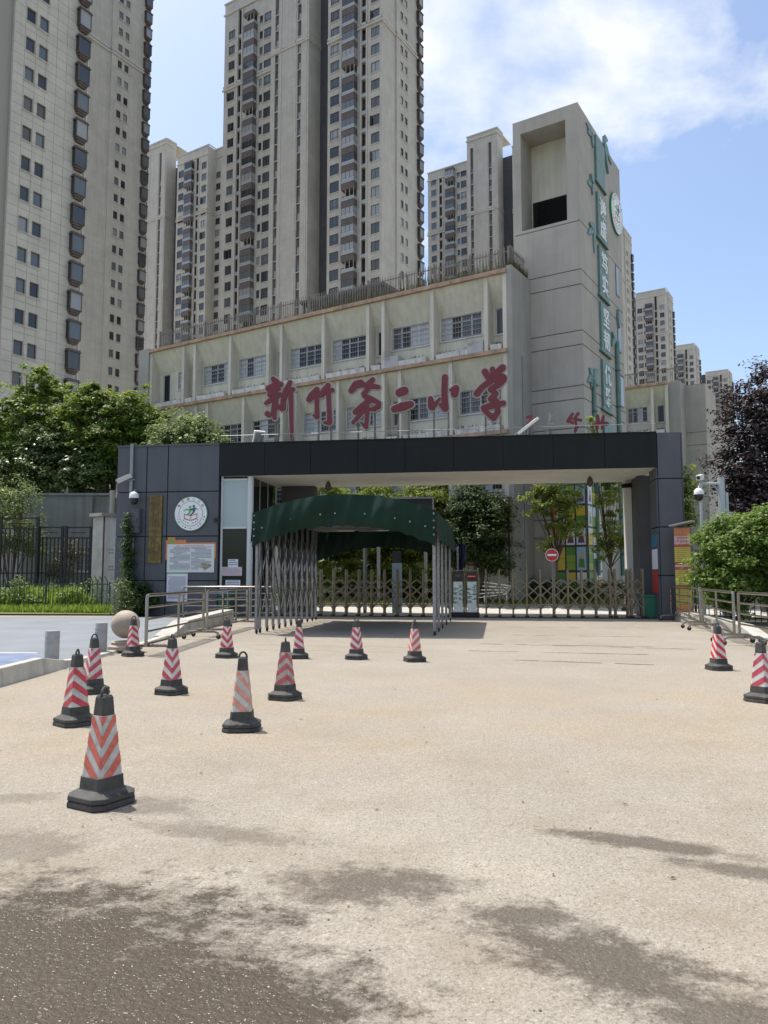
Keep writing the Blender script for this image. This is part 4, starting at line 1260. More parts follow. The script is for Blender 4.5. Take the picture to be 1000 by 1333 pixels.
sheet('paper_notice', 'small white paper stuck on the booth glass above the pink paper', 'paper', x0, x1, z0, z1, .13, paper, 3, seed=1)
x0, x1, z0, z1 = prect(288, 738, 315, 749.5, .12)
sheet('paper_notice', 'pink printed paper on the booth glass', 'paper', x0, x1, z0, z1, .13, pinkp, 9, seed=2, inkm=pm('pale_ink', (.42, .33, .38), .7))
x0, x1, z0, z1 = prect(294, 755, 313, 763, .12)
sheet('paper_notice', 'pale paper low on the booth behind the railing', 'paper', x0, x1, z0, z1, .11, paper, 3, seed=3)
# emblem disc on the wall
ex, ez = pf(250, 669); er = (pf(271.5, 669)[0] - pf(228.5, 669)[0]) / 2
emblem('school_emblem', 'round white school emblem with green rim on grey panel wall', 'emblem', pw(ex, -.055, ez), PA, er)
# gold plaque
x0, x1, z0, z1 = prect(196.5, 645, 211, 733)
Pq = thing('gold_plaque', 'tall golden wooden name plaque hung on the grey wall', 'plaque', pw(x0, -.055, z0), PA)
gold = pm('gold_lacquer', (0.20, 0.145, 0.035), .32, .35, var=.7, vscale=4.5, col2=(.06, .045, .012), bump=.3, bscale=9)
MB().box(0, x1 - x0, -.07, -.003, 0, z1 - z0).build('board', gold, Pq, bevel=.012)
gd = pm('plaque_letter', (.10, .05, .02), .5)
for k, c_ in enumerate('新竹第二小学'):
    text_obj('character', c_, (x1 - x0) * .8, .006, gd, Pq, ((x1 - x0) / 2, -.074, (z1 - z0) * (.9 - .16 * k)))
# notice board
x0, x1, z0, z1 = prect(219, 708.5, 279.5, 745)
Nb = sheet('notice_board', 'white notice board with orange header tab on the grey wall', 'notice board', x0, x1, z0, z1, -.058, pm('board_white', (.60, .62, .62), .5), 18, cols=2, seed=4)
ora = pm('notice_orange', (.55, .20, .06), .5); grn = pm('notice_green', (.13, .36, .06), .5)
w, h = x1 - x0, z1 - z0
MB().box(-.06, w * .40, -.011, -.001, h + .002, h + .16).box(-.06, w + .06, -.010, -.001, h + .003, h + .055).box(w + .002, w + .06, -.010, -.001, h * .5, h).box(-.06, -.002, -.010, -.001, h * .45, h).box(.02, .32, -.0105, -.001, h + .16, h + .27).build('header', ora, Nb)
MB().prism([(.06, h + .05), (.28, h + .03), (.25, h + .19), (.12, h + .22)], -.016, -.011).build('print', grn, Nb)
pr = pm('header_print', (.62, .30, .16), .5)
m = MB()
for i in range(22):
    if i in (4, 5): continue
    m.box(w * (.18 + .028 * i), w * (.18 + .028 * i) + .035, -.0155, -.013, h * .925, h * .965)
m.build('print', pr, Nb)
MB().prism([(w * .74, h * .33), (w * .92, h * .30), (w * .95, h * .22), (w * .80, h * .06), (w * .72, h * .28)], -.017, -.013).build('print', pm('photo_beige', (.34, .27, .20), .6, var=.6, vscale=25), Nb)
x0, x1, z0, z1 = prect(218.5, 747, 244.5, 783)
Nb2 = sheet('notice_poster', 'tall white poster with green top band below the notice board', 'poster', x0, x1, z0, z1, -.058, paper, 22, seed=5)
MB().box(0, x1 - x0, -.011, -.001, z1 - z0 + .002, z1 - z0 + .07).build('band', grn, Nb2)

# conduit, dome camera, control box on the wall
cx = pf(173.5, 620)[0]
Cd = thing('conduit', 'grey cable conduit running down the wall to the dome camera', 'conduit', pw(cx, -.06, 0), PA)
MB().box(-.07, .05, -.10, -.003, pf(173, 646)[1], ZT + .1).build('trunking', galv, Cd)
MB().tube([(.12, -.05, pf(173, 700)[1]), (.14, -.05, 2.0), (.14, -.05, .4)], .025, 6).build('cable', pm('cable_grey', (.3, .3, .3), .6), Cd)
def dome_camera(label, p, rz, sc=1.0, group=None):
    D_ = thing('dome_camera', label, 'camera', p, rz, group)
    D_.scale = (sc, sc, sc)
    MB().tube([(0, .3, .34), (0, .05, .36), (0, 0, .3)], .03, 8).build('arm', galv, D_)
    MB().lathe([(.04, .30), (.11, .27), (.175, .2), (.19, .1), (.19, .04)][::-1], 18).build('housing', white_plastic, D_, smooth=True)
    MB().lathe([(.02, -.22), (.09, -.195), (.145, -.13), (.17, -.03), (.17, .038)], 18).build('dome', black_plastic, D_, smooth=True)
dx, dz = pf(175, 650, -.35)
dome_camera('white dome camera on the grey panel wall above the control box', pw(dx, -.38, dz), PA)
x0, x1, z0, z1 = prect(173.5, 663, 185.5, 694)
Cb = thing('control_box', 'grey steel control box under the dome camera', 'control box', pw(x0, -.06, z0), PA)
boxm = pm('box_grey', (.075, .08, .085), .5, var=.1)
MB().box(0, x1 - x0, -.24, -.003, 0, z1 - z0).build('case', boxm, Cb, bevel=.012)
MB().box(.04, x1 - x0 - .04, -.252, -.242, .04, z1 - z0 - .04).build('door', boxm, Cb, bevel=.004)
MB().tube([(x1 - x0 - .09, -.262, .45), (x1 - x0 - .09, -.262, .55)], .012, 6).build('handle', black_plastic, Cb)
fx, fz = pf(162, 623, -.3)
def bullet(label, p, rz, tilt, col, L=.5):
    B_ = thing('bullet_camera', label, 'camera', p, rz)
    o = MB().box(-.08, .08, -L / 2, L / 2, -.09, .09).build('housing', col, B_, bevel=.02)
    o.rotation_euler = (tilt, 0, 0)
    o2 = MB().lathe([(.05, 0), (.06, .03)], 12).build('lens', black_plastic, o); o2.rotation_euler = (R(90), 0, 0); o2.location = (0, -L / 2, 0)
    MB().tube([(0, .1, -.08), (0, L / 2 + .1, -.02)], .025, 6).build('bracket', galv, B_)
bullet('small pale floodlight box on the upper left of the grey wall', pw(fx, -.32, fz), PA - R(55), R(28), pm('pale_lamp', (.5, .48, .44), .4), .62)

# ------------------------------------------------------------------ red sign characters on the beam
red_f = pm('sign_red', (0.150, 0.020, 0.027), 0.5, var=.12, vscale=2)
rim_f = pm('sign_rim', (0.38, 0.35, 0.33), 0.45)
def capsule(p, q, wa, wb, n=7):
    """rounded stroke from p to q in x/z, widths wa -> wb"""
    d = Vector((q[0] - p[0], q[1] - p[1]))
    a0 = math.atan2(d.y, d.x) if d.length > 1e-6 else 0
    pts = []
    for k in range(n + 1):
        a_ = a0 + math.pi / 2 + math.pi * k / n
        pts.append((p[0] + wa / 2 * math.cos(a_), p[1] + wa / 2 * math.sin(a_)))
    for k in range(n + 1):
        a_ = a0 - math.pi / 2 + math.pi * k / n
        pts.append((q[0] + wb / 2 * math.cos(a_), q[1] + wb / 2 * math.sin(a_)))
    return pts
SY = .45
def sign_char(label, strokes, org, sc, poles, mat=red_f, rim=True, group='red brush characters standing on the gate beam', pole_m=None, name='sign_character', thick=.12, rimw=.042):
    """strokes: lists of (x, y, width) in a crop of the photograph; real size follows from the sign's own plane"""
    ps = [[(*pf(org[0] + x * sc, org[1] + y * sc, SY), w) for x, y, w in st] for st in strokes]
    mpp = abs(pf(501, 530, SY)[0] - pf(500, 530, SY)[0]) * sc
    cx = sum(p[0] for st in ps for p in st) / sum(len(st) for st in ps)
    T = thing(name, label, 'sign character', pw(cx, SY, ZT), PA, group)
    f, r_ = MB(), MB(); n = 0
    for st in ps:
        for (xa, za, wa), (xb, zb, wb) in zip(st[:-1], st[1:]):
            n += 1; e = n * .0012
            f.prism(capsule((xa - cx, za - ZT), (xb - cx, zb - ZT), wa * mpp * .93, wb * mpp * .93), -thick - .02 - e, -.03)
            r_.prism(capsule((xa - cx, za - ZT), (xb - cx, zb - ZT), wa * mpp + rimw * 2, wb * mpp + rimw * 2), -thick + .03 - e, 0 + e)
    f.build('face', mat, T)
    if rim: r_.build('rim', rim_f, T)
    for x, ytop in poles:
        px_, pz = pf(org[0] + x * sc, org[1] + ytop * sc, SY)
        MB().box(px_ - cx - .035, px_ - cx + .035, .13, .2, .04, pz - ZT).build('pole', pole_m or fence_m, T)
    return T
O1, S1 = (335, 470), .17
sign_char('red character 新 on poles, first from the left on the beam', [
    [(128, 142, 40), (150, 168, 58)], [(92, 215, 50), (140, 195, 56), (188, 182, 40)], [(100, 235, 36), (170, 218, 34)], [(100, 262, 40), (128, 246, 44)],
    [(75, 328, 34), (125, 295, 46), (180, 262, 40)], [(142, 215, 46), (146, 300, 50), (132, 400, 46), (140, 442, 34)], [(84, 408, 46), (96, 418, 44)], [(150, 345, 42), (200, 372, 40)],
    [(258, 168, 36), (225, 240, 52), (206, 310, 46), (205, 370, 44)], [(225, 225, 34), (282, 222, 36)], [(262, 225, 44), (266, 340, 38), (268, 470, 34), (273, 610, 26)]],
    O1, S1, [(133, 430), (152, 430), (272, 560)])
sign_char('red character 竹 on poles, second from the left on the beam', [
    [(462, 222, 44), (425, 270, 64), (402, 300, 48)], [(430, 275, 52), (500, 255, 44)], [(548, 190, 42), (520, 235, 60), (498, 262, 50)], [(520, 240, 44), (580, 228, 38)],
    [(462, 270, 42), (462, 350, 36), (464, 430, 44)], [(462, 432, 44), (438, 422, 22)], [(550, 250, 40), (556, 370, 38), (560, 470, 44)], [(556, 478, 40), (522, 476, 26)]],
    O1, S1, [(463, 440), (560, 490)])
sign_char('red character 第 on poles, third from the left on the beam', [
    [(800, 168, 44), (760, 185, 62), (724, 232, 48)], [(760, 195, 46), (820, 185, 40)], [(888, 148, 40), (862, 178, 54), (840, 205, 40)], [(860, 195, 46), (932, 205, 36)],
    [(855, 215, 36), (820, 255, 42), (825, 275, 34)], [(820, 268, 38), (880, 295, 40), (935, 328, 40), (930, 355, 44), (885, 374, 34)], [(900, 300, 30), (820, 335, 40), (755, 395, 46)],
    [(842, 290, 36), (846, 400, 36), (838, 510, 34)], [(836, 512, 30), (798, 474, 14)], [(825, 375, 32), (780, 430, 36), (738, 476, 30)], [(870, 375, 30), (905, 380, 26)]],
    O1, S1, [(768, 440), (897, 390)])
O2, S2 = (495, 465), .18
sign_char('red character 二 on poles, fourth from the left on the beam', [
    [(142, 262, 62), (178, 248, 66)], [(104, 380, 52), (165, 362, 66), (222, 345, 52)]], O2, S2, [(127, 380), (203, 370)])
sign_char('red character 小 on poles, fifth from the left on the beam', [
    [(470, 150, 46), (466, 260, 46), (472, 375, 52)], [(472, 375, 52), (440, 350, 30)], [(366, 305, 40), (376, 360, 60)], [(380, 372, 40), (432, 305, 18)], [(508, 242, 16), (545, 226, 36)], [(548, 232, 56), (540, 272, 56)]],
    O2, S2, [(387, 380), (492, 390)])
sign_char('red character 学 on poles, sixth and last of the large red characters', [
    [(758, 110, 48), (782, 150, 44)], [(812, 92, 40), (822, 135, 42)], [(884, 82, 52), (845, 118, 48)], [(700, 268, 52), (745, 215, 44), (810, 170, 44), (885, 152, 56)],
    [(890, 160, 60), (870, 192, 52)], [(870, 195, 46), (800, 238, 44)], [(800, 240, 36), (838, 268, 40)], [(838, 270, 40), (800, 306, 44)], [(750, 372, 46), (820, 350, 52), (892, 338, 40)],
    [(842, 320, 40), (852, 400, 42), (820, 446, 44)], [(820, 446, 42), (756, 392, 36)]],
    O2, S2, [(760, 220), (868, 200)])
O3, S3 = (675, 520), .15
gs = 'small motto characters on the beam by the tower'
sign_char('small red dot shaped character remnant at the left of the motto', [[(75, 158, 26), (105, 150, 26)], [(120, 150, 14), (80, 210, 14)]], O3, S3, [(95, 165)], group=gs, rim=False, thick=.06)
sign_char('small pale faded character on a stand beside the red motto character', [[(268, 125, 14), (275, 170, 18), (262, 195, 14)], [(280, 150, 14), (300, 140, 8)], [(255, 215, 20), (300, 215, 20)], [(260, 245, 22), (305, 248, 20)]], O3, S3, [(279, 240)],
          mat=pm('faded_sign', (.30, .29, .27), .7), group=gs, rim=False, thick=.06)
sign_char('small red motto character 华 standing clear of the leaves', [[(468, 128, 26), (430, 190, 34)], [(450, 195, 30), (470, 205, 26)], [(515, 128, 30), (490, 160, 26), (500, 235, 20), (495, 268, 30)], [(470, 170, 20), (540, 182, 24)], [(505, 240, 32), (490, 270, 26)]],
          O3, S3, [(494, 260)], group=gs, rim=False, thick=.06)
sign_char('small red motto character 林 partly hidden by yellow leaves', [[(685, 145, 28), (690, 200, 34), (680, 250, 30)], [(650, 225, 30), (700, 205, 26)], [(640, 240, 24), (670, 215, 20)], [(735, 150, 26), (722, 210, 30), (725, 250, 28)], [(705, 215, 28), (765, 215, 36)]],
          O3, S3, [(685, 240)], group=gs, rim=False, thick=.06)
# floodlights on the beam
lamp_w = pm('lamp_white', (.72, .70, .64), .4)
def floodlight(label, px_, py_, rz, tilt, L=.75):
    x, z = pf(px_, py_, .2)
    F_ = thing('floodlight', label, 'floodlight', pw(x, .2, ZT + .04), PA + rz, 'floodlights on the gate beam')
    h = z - ZT
    MB().tube([(0, 0, 0), (0, 0, h)], .03, 6).build('stand', galv, F_)
    o = MB().box(-.22, .22, -L / 2, L / 2, -.05, .05).build('head', lamp_w, F_, bevel=.015); o.location = (0, 0, h); o.rotation_euler = (tilt, 0, 0)
    MB().box(-.18, .18, -L / 2 + .05, L / 2 - .05, -.06, -.052).build('lens', glass[2], o)
floodlight('white floodlight on the beam left of the large red characters', 337, 570, R(35), R(-60), .5)
floodlight('white floodlight with slanted arm on the beam near the grey tower', 686, 557, R(-75), R(38), 1.0)
# hanging lantern cameras below the soffit
for k, (px_, py_, lb) in enumerate(((427.5, 625, 'small dome lamp hanging under the beam above the green canopy'), (768, 620, 'small dome lamp hanging under the beam right of the canopy'))):
    x, z = pf(px_, py_, 2.0)
    L_ = thing('ceiling_lamp', lb, 'lamp', pw(x, 2.0, ZB), PA, 'lamps under the gate beam')
    MB().lathe([(.02, -.02), (.02, .012)], 8).build('stem', galv, L_)
    MB().lathe([(.03, -.42), (.10, -.36), (.13, -.24), (.10, -.1), (.04, -.02)], 14).build('shade', pm('lamp_bronze', (.10, .08, .06), .4, .4), L_, smooth=True)
x, z = pf(816, 632, 3.3)
bullet('small black camera on the inner leg beneath the beam', pw(x, 3.3, z), PA - R(60), R(8), black_plastic, .4)
x, z = pf(282, 677, -.15)
bullet('tiny black camera beside the emblem at the panel edge', pw(x, -.17, z), PA - R(10), R(5), black_plastic, .2)
# small signs on the side of the right column
def col_sign(name, label, ya, yb_, mat):
    z1 = pf(854, ya, .5)[1]; z0 = pf(854, yb_, .5)[1]
    T = thing(name, label, 'sign', pw(XC - .047, .15, z0), PA)
    MB().box(-.03, -.002, 0, .85, 0, z1 - z0).build('board', mat, T)
col_sign('column_sign', 'blue sign on the inner side of the right gate column', 696, 712, pm('sign_blue', (.03, .16, .26), .5))
col_sign('column_sign', 'white notice on the inner side of the right gate column', 715, 741, paper)
col_sign('column_sign', 'red sign low on the inner side of the right gate column', 743, 772, pm('sign_red_flat', (.42, .03, .03), .5))

# ================================================================== GREEN CANOPY
tarp = pm('green_tarpaulin', (0.0075, 0.028, 0.017), 0.6, var=0.3, vscale=1.3, bump=.2, bscale=5, spec=.18)
CW, CL = 4.72, 6.9
cpos = Vector((-1.05, 20.15, 0))
Ca = thing('push_pull_canopy', 'dark green folding canopy on wheeled steel legs before the gate', 'canopy', cpos, PA)
def arch(x):
    t = x / (CW / 2 + .08)
    return 3.20 + .46 * (1 - t * t)
NX = 40
# roof sheet with sags between frames
ybs = [0 + CL * i / 33 for i in range(34)]
v = []; f = []
for j, y in enumerate(ybs):
    ph = (j % 3)
    for i in range(NX + 1):
        x = -CW / 2 - .08 + (CW + .16) * i / NX
        v.append((x, y - .12, arch(x) - (.0 if ph == 0 else .05) + .006 * math.sin(i * 1.7 + j)))
for j in range(len(ybs) - 1):
    for i in range(NX):
        a_ = j * (NX + 1) + i
        f.append((a_, a_ + 1, a_ + NX + 2, a_ + NX + 1))
MB().add(v, f).build('roof_sheet', tarp, Ca, smooth=True)
# front valance with scalloped lower edge and folds; also one at the back
def valance(y0, name, drop=.86):
    v = []; f = []; rows = 9; N = 120
    for i in range(N + 1):
        x = -CW / 2 - .09 + (CW + .18) * i / N
        top = arch(x); t = x / (CW / 2)
        dr = drop + .06 * t * t
        sc = .055 * abs(math.sin(i / N * math.pi * 12))
        for k in range(rows + 1):
            q = k / rows
            fold = (.055 * math.sin(i * .26 + 1.9 * q) + .03 * math.sin(i * .71 + q * 4 + 1) + .06 * math.sin(i * .11 + q * 3.2)) * (.25 + .75 * q)
            v.append((x + .05 * q * math.sin(i * .15), y0 - .02 + fold - .05 * math.sin(q * math.pi), top - (dr - sc) * q))
    for i in range(N):
        for k in range(rows):
            a_ = i * (rows + 1) + k
            f.append((a_, a_ + 1, a_ + rows + 2, a_ + rows + 1))
    return MB().add(v, f).build(name, tarp, Ca, smooth=True)
valance(-.16, 'front_valance')
valance(CL - .05, 'rear_valance', 1.15)
# side valances
for s_ in (-1, 1):
    v = []; f = []; N = 60
    for i in range(N + 1):
        y = -.14 + CL * i / N
        for k in range(6):
            q = k / 5
            v.append((s_ * (CW / 2 + .09 + .05 * math.sin(i * .55) * q + .05 * q), y, 3.20 - q * (.78 + .05 * math.cos(i * 1.2))))
    for i in range(N):
        for k in range(5):
            a_ = i * 6 + k
            f.append((a_, a_ + 1, a_ + 7, a_ + 6))
    MB().add(v, f).build('side_valance', tarp, Ca, smooth=True)
# eyelets
ey = MB().lathe([(.014, -.004), (.024, 0), (.014, .004)], 8).mesh('eyelet', galv)
for i in range(12):
    x = -CW / 2 + .2 + i * (CW - .4) / 11
    o = link('eyelet', ey, Ca, (x, -.235, arch(x) - .50)); o.rotation_euler = (R(90), 0, 0)
for s_ in (-1, 1):
    for i in range(4):
        o = link('eyelet', ey, Ca, (s_ * (CW / 2 + .02), -.235, 3.12 - i * .18)); o.rotation_euler = (R(90), 0, 0)
dark_steel = pm('dark_steel', (.085, .085, .085), .5, .4)
# legs: twelve frames, folded closer towards the gate
leg_y = [0, .3, .95, 1.55, 2.15, 2.8, 3.45, 4.1, 4.8, 5.5, 6.2, 6.75]
lm = MB().box(-.034, .034, -.034, .034, .16, 3.15).mesh('leg', galv)
lm2 = MB().box(-.028, .028, -.028, .028, .2, 2.7).mesh('brace_post', galv)
wh = MB().lathe([(.03, -.02), (.065, -.02), (.075, 0), (.065, .02), (.03, .02)], 12).mesh('wheel', rubber)
for s_ in (-1, 1):
    for k, y in enumerate(leg_y if s_ < 0 else [0, .28, 1.5, 2.9, 4.6, 6.6]):
        lg = link('leg', lm, Ca, (s_ * CW / 2, y, 0))
        w_ = link('wheel', wh, lg, (0, .05, .075)); w_.rotation_euler = (0, R(90), 0)
        MB().box(-.035, .035, -.02, .09, .12, .165).build('caster_fork', galv, lg)
    for k in range(len(leg_y) - 1 if s_ < 0 else 0):
        ya, yb_ = leg_y[k], leg_y[k + 1]
        sx = s_ * (CW / 2 - .05)
        MB().bar((sx, ya, .45), (sx, yb_, 1.55), .02, .018).bar((sx - .03 * s_, yb_, .45), (sx - .03 * s_, ya, 1.55), .025, .022).bar((sx, ya, 1.55), (sx, yb_, 2.65), .025, .022).bar((sx - .03 * s_, yb_, 1.55), (sx - .03 * s_, ya, 2.65), .025, .022).build('scissor_brace', dark_steel, Ca)
for y in leg_y:
    pts = [(-CW / 2 + CW * i / 12, y, arch(-CW / 2 + CW * i / 12) - .06) for i in range(13)]
    MB().tube(pts, .025, 6).tube([(-CW / 2, y, 3.12), (CW / 2, y, 3.12)], .025, 6).build('roof_bow', galv, Ca)
    ob = Ca.children[-1]
for y in (leg_y[0],):
    pass

# ================================================================== RETRACTABLE GATES
def gate_frame_mesh(hh=1.8):
    o = MB()
    return o
GY = .75
gp = MB().box(-.03, .03, -.03, .03, .06, 1.72).hexa([(-.03, -.03, 1.72), (.03, -.03, 1.72), (.03, .03, 1.72), (-.03, .03, 1.72), (-.015, -.015, 1.82), (.015, -.015, 1.82), (.015, .015, 1.82), (-.015, .015, 1.82)]).mesh('post', bronze)
gfoot = MB().box(-.07, .07, -.09, .09, .0, .09).mesh('foot', rubber)
def lattice(T, xs):
    for x in xs:
        p_ = link('post', gp, T, (x, 0, 0)); link('foot', gfoot, p_, (0, 0, 0))
        p2 = link('post', gp, T, (x, .34, 0))
    for xa, xb in zip(xs[:-1], xs[1:]):
        o = MB(); xm = (xa + xb) / 2
        for y in (-.03, .37):
            for (za, zb, yy) in ((.30, .92, 0), (.92, .30, .012)):
                o.bar((xa, y + yy, za), (xb, y + yy, zb), .012, .035, up=(0, 0, 1))
            for (za, zb, yy) in ((.78, 1.22, 0), (1.22, .78, .012)):
                o.bar((xa, y + yy, za), (xb, y + yy, zb), .012, .035)
            o.bar((xa, y, 1.22), (xm, y, 1.42), .012, .035).bar((xm, y + .012, 1.42), (xb, y + .012, 1.22), .012, .035)
            o.bar((xa, y, .30), (xm - .14, y, .46), .012, .03).bar((xa, y, .46), (xb, y, .46), .014, .03)
        o.build('lattice_bars', bronze, T)
def gx(px_): return pf(px_, 790, GY)[0]
T1 = thing('retractable_gate', 'bronze lattice retractable gate standing free on the right', 'gate', pw(0, GY, 0), PA, 'retractable school gates')
a_, b_ = gx(633), gx(795)
xs = [a_ + (b_ - a_) * i / 9 for i in range(10)] + [gx(802), gx(818), gx(823), gx(838)]
lattice(T1, xs)
MB().box(a_ - .1, gx(846), -.06, .0, .0, .035).build('track', rubber, T1)
T2 = thing('retractable_gate', 'bronze lattice retractable gate half hidden behind the green canopy', 'gate', pw(0, GY, 0), PA, 'retractable school gates')
a_, b_ = gx(352), gx(585)
n = 14
xs = [a_ + (b_ - a_) * i / n for i in range(n + 1)]
lattice(T2, xs)
MB().box(a_ - .2, b_ + .2, -.06, .0, .0, .035).build('track', rubber, T2)
def gate_head(label, xa, xb, led, seed):
    T = thing('gate_motor_head', label, 'gate head', pw((xa + xb) / 2, GY - .1, 0), PA, 'motor heads of the retractable gates')
    w = (xb - xa) / 2
    z1 = 1.36
    MB().box(-w + .06, w - .06, -.12, .3, .30, 1.34).build('body', pm('head_white', (.64, .68, .65), .35, var=.25, vscale=7), T, bevel=.01)
    MB().box(-w + .05, w - .05, -.14, .3, 1.35, 1.72).build('display', black_plastic, T, bevel=.008)
    if led:
        for i in range(7):
            o = MB().box(-.14 + i * .04, -.115 + i * .04, -.147, -.141, 1.52, 1.555).build('led_dot', LED, T)
    else:
        MB().box(-w + .12, w - .12, -.147, -.141, 1.52, 1.60).build('display_strip', boxm, T)
    for x in (-w, w):
        MB().tube([(x, -.02, .1), (x, -.02, 1.78), (x, .02, 1.84)], .032, 8).build('side_post', bronze, T)
    MB().box(-w, w, -.04, .02, 1.735, 1.775).build('top_bar', bronze, T)
    MB().box(-w + .02, w - .02, -.17, .32, .20, .30).build('bumper', white_plastic, T, bevel=.02)
    MB().box(-w - .05, w + .05, -.16, .3, .02, .19).build('chassis', rubber, T, bevel=.02)
    grn_t = pm('head_green_text', (.02, .16, .10), .5)
    rn = random.Random(seed)            # brush lettering, too small to read
    mk = MB(); n = 0
    for col_, (x_, z_, cnt) in enumerate(((.10, 1.16, 4), (-.07, 1.06, 4))):
        for k in range(cnt):
            for q in range(5):
                n += 1; ax = x_ + rn.uniform(-.05, .05); az = z_ - k * .155 + rn.uniform(-.05, .05); an = rn.choice((0, 0, 1.3, .6, -.5)); l = rn.uniform(.03, .06)
                mk.prism(capsule((ax - l * math.cos(an), az - l * math.sin(an)), (ax + l * math.cos(an), az + l * math.sin(an)), .022, .014, 4), -.122 - n * .0002, -.119)
    mk.build('brush_lettering', grn_t, T)
LED = pm('led_red', (.6, .04, .03), .4)
LED.node_tree.nodes['Principled BSDF'].inputs['Emission Color'].default_value = (1, .06, .03, 1)
LED.node_tree.nodes['Principled BSDF'].inputs['Emission Strength'].default_value = 0.5
gate_head('white gate motor head with blank dark display next to the canopy leg', gx(589), gx(604.5), False, 1)
gate_head('white gate motor head with red lit display dots', gx(607), gx(622.5), True, 2)
# no-entry sign on the gate
x, z = pf(718.5, 722.5, GY - .1)
NE = thing('no_entry_sign', 'round red no entry sign fixed on a thin post at the gate', 'sign', pw(x, GY - .12, 0), PA)
rr = .235
MB().prism([(rr * math.cos(k * math.pi / 24), z + rr * math.sin(k * math.pi / 24)) for k in range(48)], -.03, -.01).build('rim', white_paint, NE)
MB().prism([(rr * .93 * math.cos(k * math.pi / 24), z + rr * .93 * math.sin(k * math.pi / 24)) for k in range(48)], -.034, -.02).build('disc', pm('no_entry_red', (.45, .02, .03), .45), NE)
MB().box(-rr * .68, rr * .68, -.038, -.03, z - .035, z + .035).build('bar', white_paint, NE)
MB().tube([(0, .0, .1), (0, .0, z + .1)], .018, 6).build('post', galv, NE)

# ------------------------------------------------------------------ things behind the gate
navy = pm('navy_tarpaulin', (.018, .024, .055), .5, var=.3, vscale=3)
bt = thing('folded_blue_canopy', 'folded navy blue canopy with steel legs behind the gate', 'canopy', pw(0, 3.0, 0), PA)
xa, xb = pf(474, 740, 3)[0], pf(596, 740, 3)[0]
for x in (xa, xb):
    for k in range(5):
        MB().box(x - .035, x + .035, k * .12, k * .12 + .05, .15, 2.75).build('leg', galv, bt)
        w_ = link('wheel', wh, bt, (x, k * .12 + .02, .09)); w_.rotation_euler = (0, R(90), 0)
v = []; f = []
for j in range(9):
    for i in range(41):
        t = i / 40
        v.append((xa + (xb - xa) * t, j * .08, 2.75 + .5 * (1 - (2 * t - 1) ** 2) + .1 * (j % 2) + .03 * math.sin(i * 2 + j)))
for j in range(8):
    for i in range(40):
        f.append((j * 41 + i, j * 41 + i + 1, j * 41 + i + 42, j * 41 + i + 41))
MB().add(v, f).build('folded_roof', navy, bt)
v = []; f = []
for i in range(25):
    for k in range(8):
        q = k / 7; t = i / 24
        v.append((xb + .05 + .32 * t * (1 - .4 * q) + .03 * math.sin(i * 1.6 + q), -.05 + .06 * math.sin(i * 1.9 + q * 2), 2.9 - .1 * t - q * (1.35 - .2 * t)))
for i in range(24):
    for k in range(7):
        a_ = i * 8 + k
        f.append((a_, a_ + 1, a_ + 9, a_ + 8))
MB().add(v, f).build('hanging_fold', navy, bt)
x = pf(517, 750, 3.4)[0]
kt = thing('access_terminal', 'slim grey access terminal post behind the gate', 'terminal', pw(x, 3.4, 0), PA)
tm = pm('terminal_grey', (.26, .31, .33), .4)
MB().box(-.2, .2, -.1, .1, 0, 2.1).build('body', tm, kt, bevel=.02)
MB().box(-.15, .15, -.11, -.101, 2.12, 2.55).box(-.17, .17, -.1, .06, 2.1, 2.6).build('screen', black_plastic, kt, bevel=.01)
# screen with dark frame far behind the canopy
x0, z1 = pf(482, 648, 7.5); x1, z0 = pf(565, 690, 7.5)
ds = thing('display_screen', 'large dark framed outdoor screen behind the canopy roof', 'screen', pw(x0, 7.5, 0), PA)
MB().box(0, x1 - x0, 0, .25, z0, z1).build('frame', pm('screen_frame', (.25, .25, .25), .5), ds)
MB().box(.08, x1 - x0 - .08, -.012, -.002, z0 + .08, z1 - .08).build('display', pm('screen_black', (.02, .022, .024), .25), ds)
for x in (.4, x1 - x0 - .4):
    MB().box(x - .08, x + .08, .05, .2, .2, z0).build('leg', galv, ds)
# stacked white railings inside
x = pf(645, 760, 6.9)[0]
st = thing('stacked_boards', 'pile of white boards and trestles lying on the lawn behind gate', 'boards', pw(x, 7.0, .3), PA)
for k in range(5):
    o = MB().box(-.65, .65, -.12, .12, 0, .05).build('board', white_paint, st); o.location = (.05 * k - .1, .05 * k, .35 + k * .13); o.rotation_euler = (0, R(-8 + k * 4), R(k * 5 - 8))
for x in (-.5, .5):
    MB().box(x - .03, x + .03, -.1, .1, 0, .38).build('trestle', white_paint, st)
# bins near right leg
def bin_(label, x, y, col):
    T = thing('waste_bin', label, 'bin', pw(x, y, 0), PA, 'waste bins')
    m = pm('bin_' + col[0], col[1], .5)
    MB().hexa([(-.2, -.2, .05), (.2, -.2, .05), (.2, .2, .05), (-.2, .2, .05), (-.26, -.26, .78), (.26, -.26, .78), (.26, .26, .78), (-.26, .26, .78)]).build('body', m, T, bevel=.02)
    MB().box(-.28, .28, -.29, .28, .785, .86).build('lid', m, T, bevel=.02)
bin_('blue bin at the foot of the right gate column', XC - .28, 1.6, ('blue', (.02, .10, .22)))
bin_('green bin at the foot of the right gate column', XC - .25, 1.0, ('green', (.02, .16, .10)))
bin_('dark green bin in front of the guard booth behind the railing', XW + .55, -.55, ('dark_green', (.01, .09, .05)))
b2 = thing('blue_bag', 'bright blue plastic bag lying on the bin by the booth', 'bag', pw(XW + .45, -.6, .87), PA)
MB().lathe([(.05, 0), (.22, .03), (.2, .1), (.1, .15), (.02, .16)], 10).build('bag', pm('bag_blue', (.03, .22, .45), .35, bump=.5, bscale=20), b2)

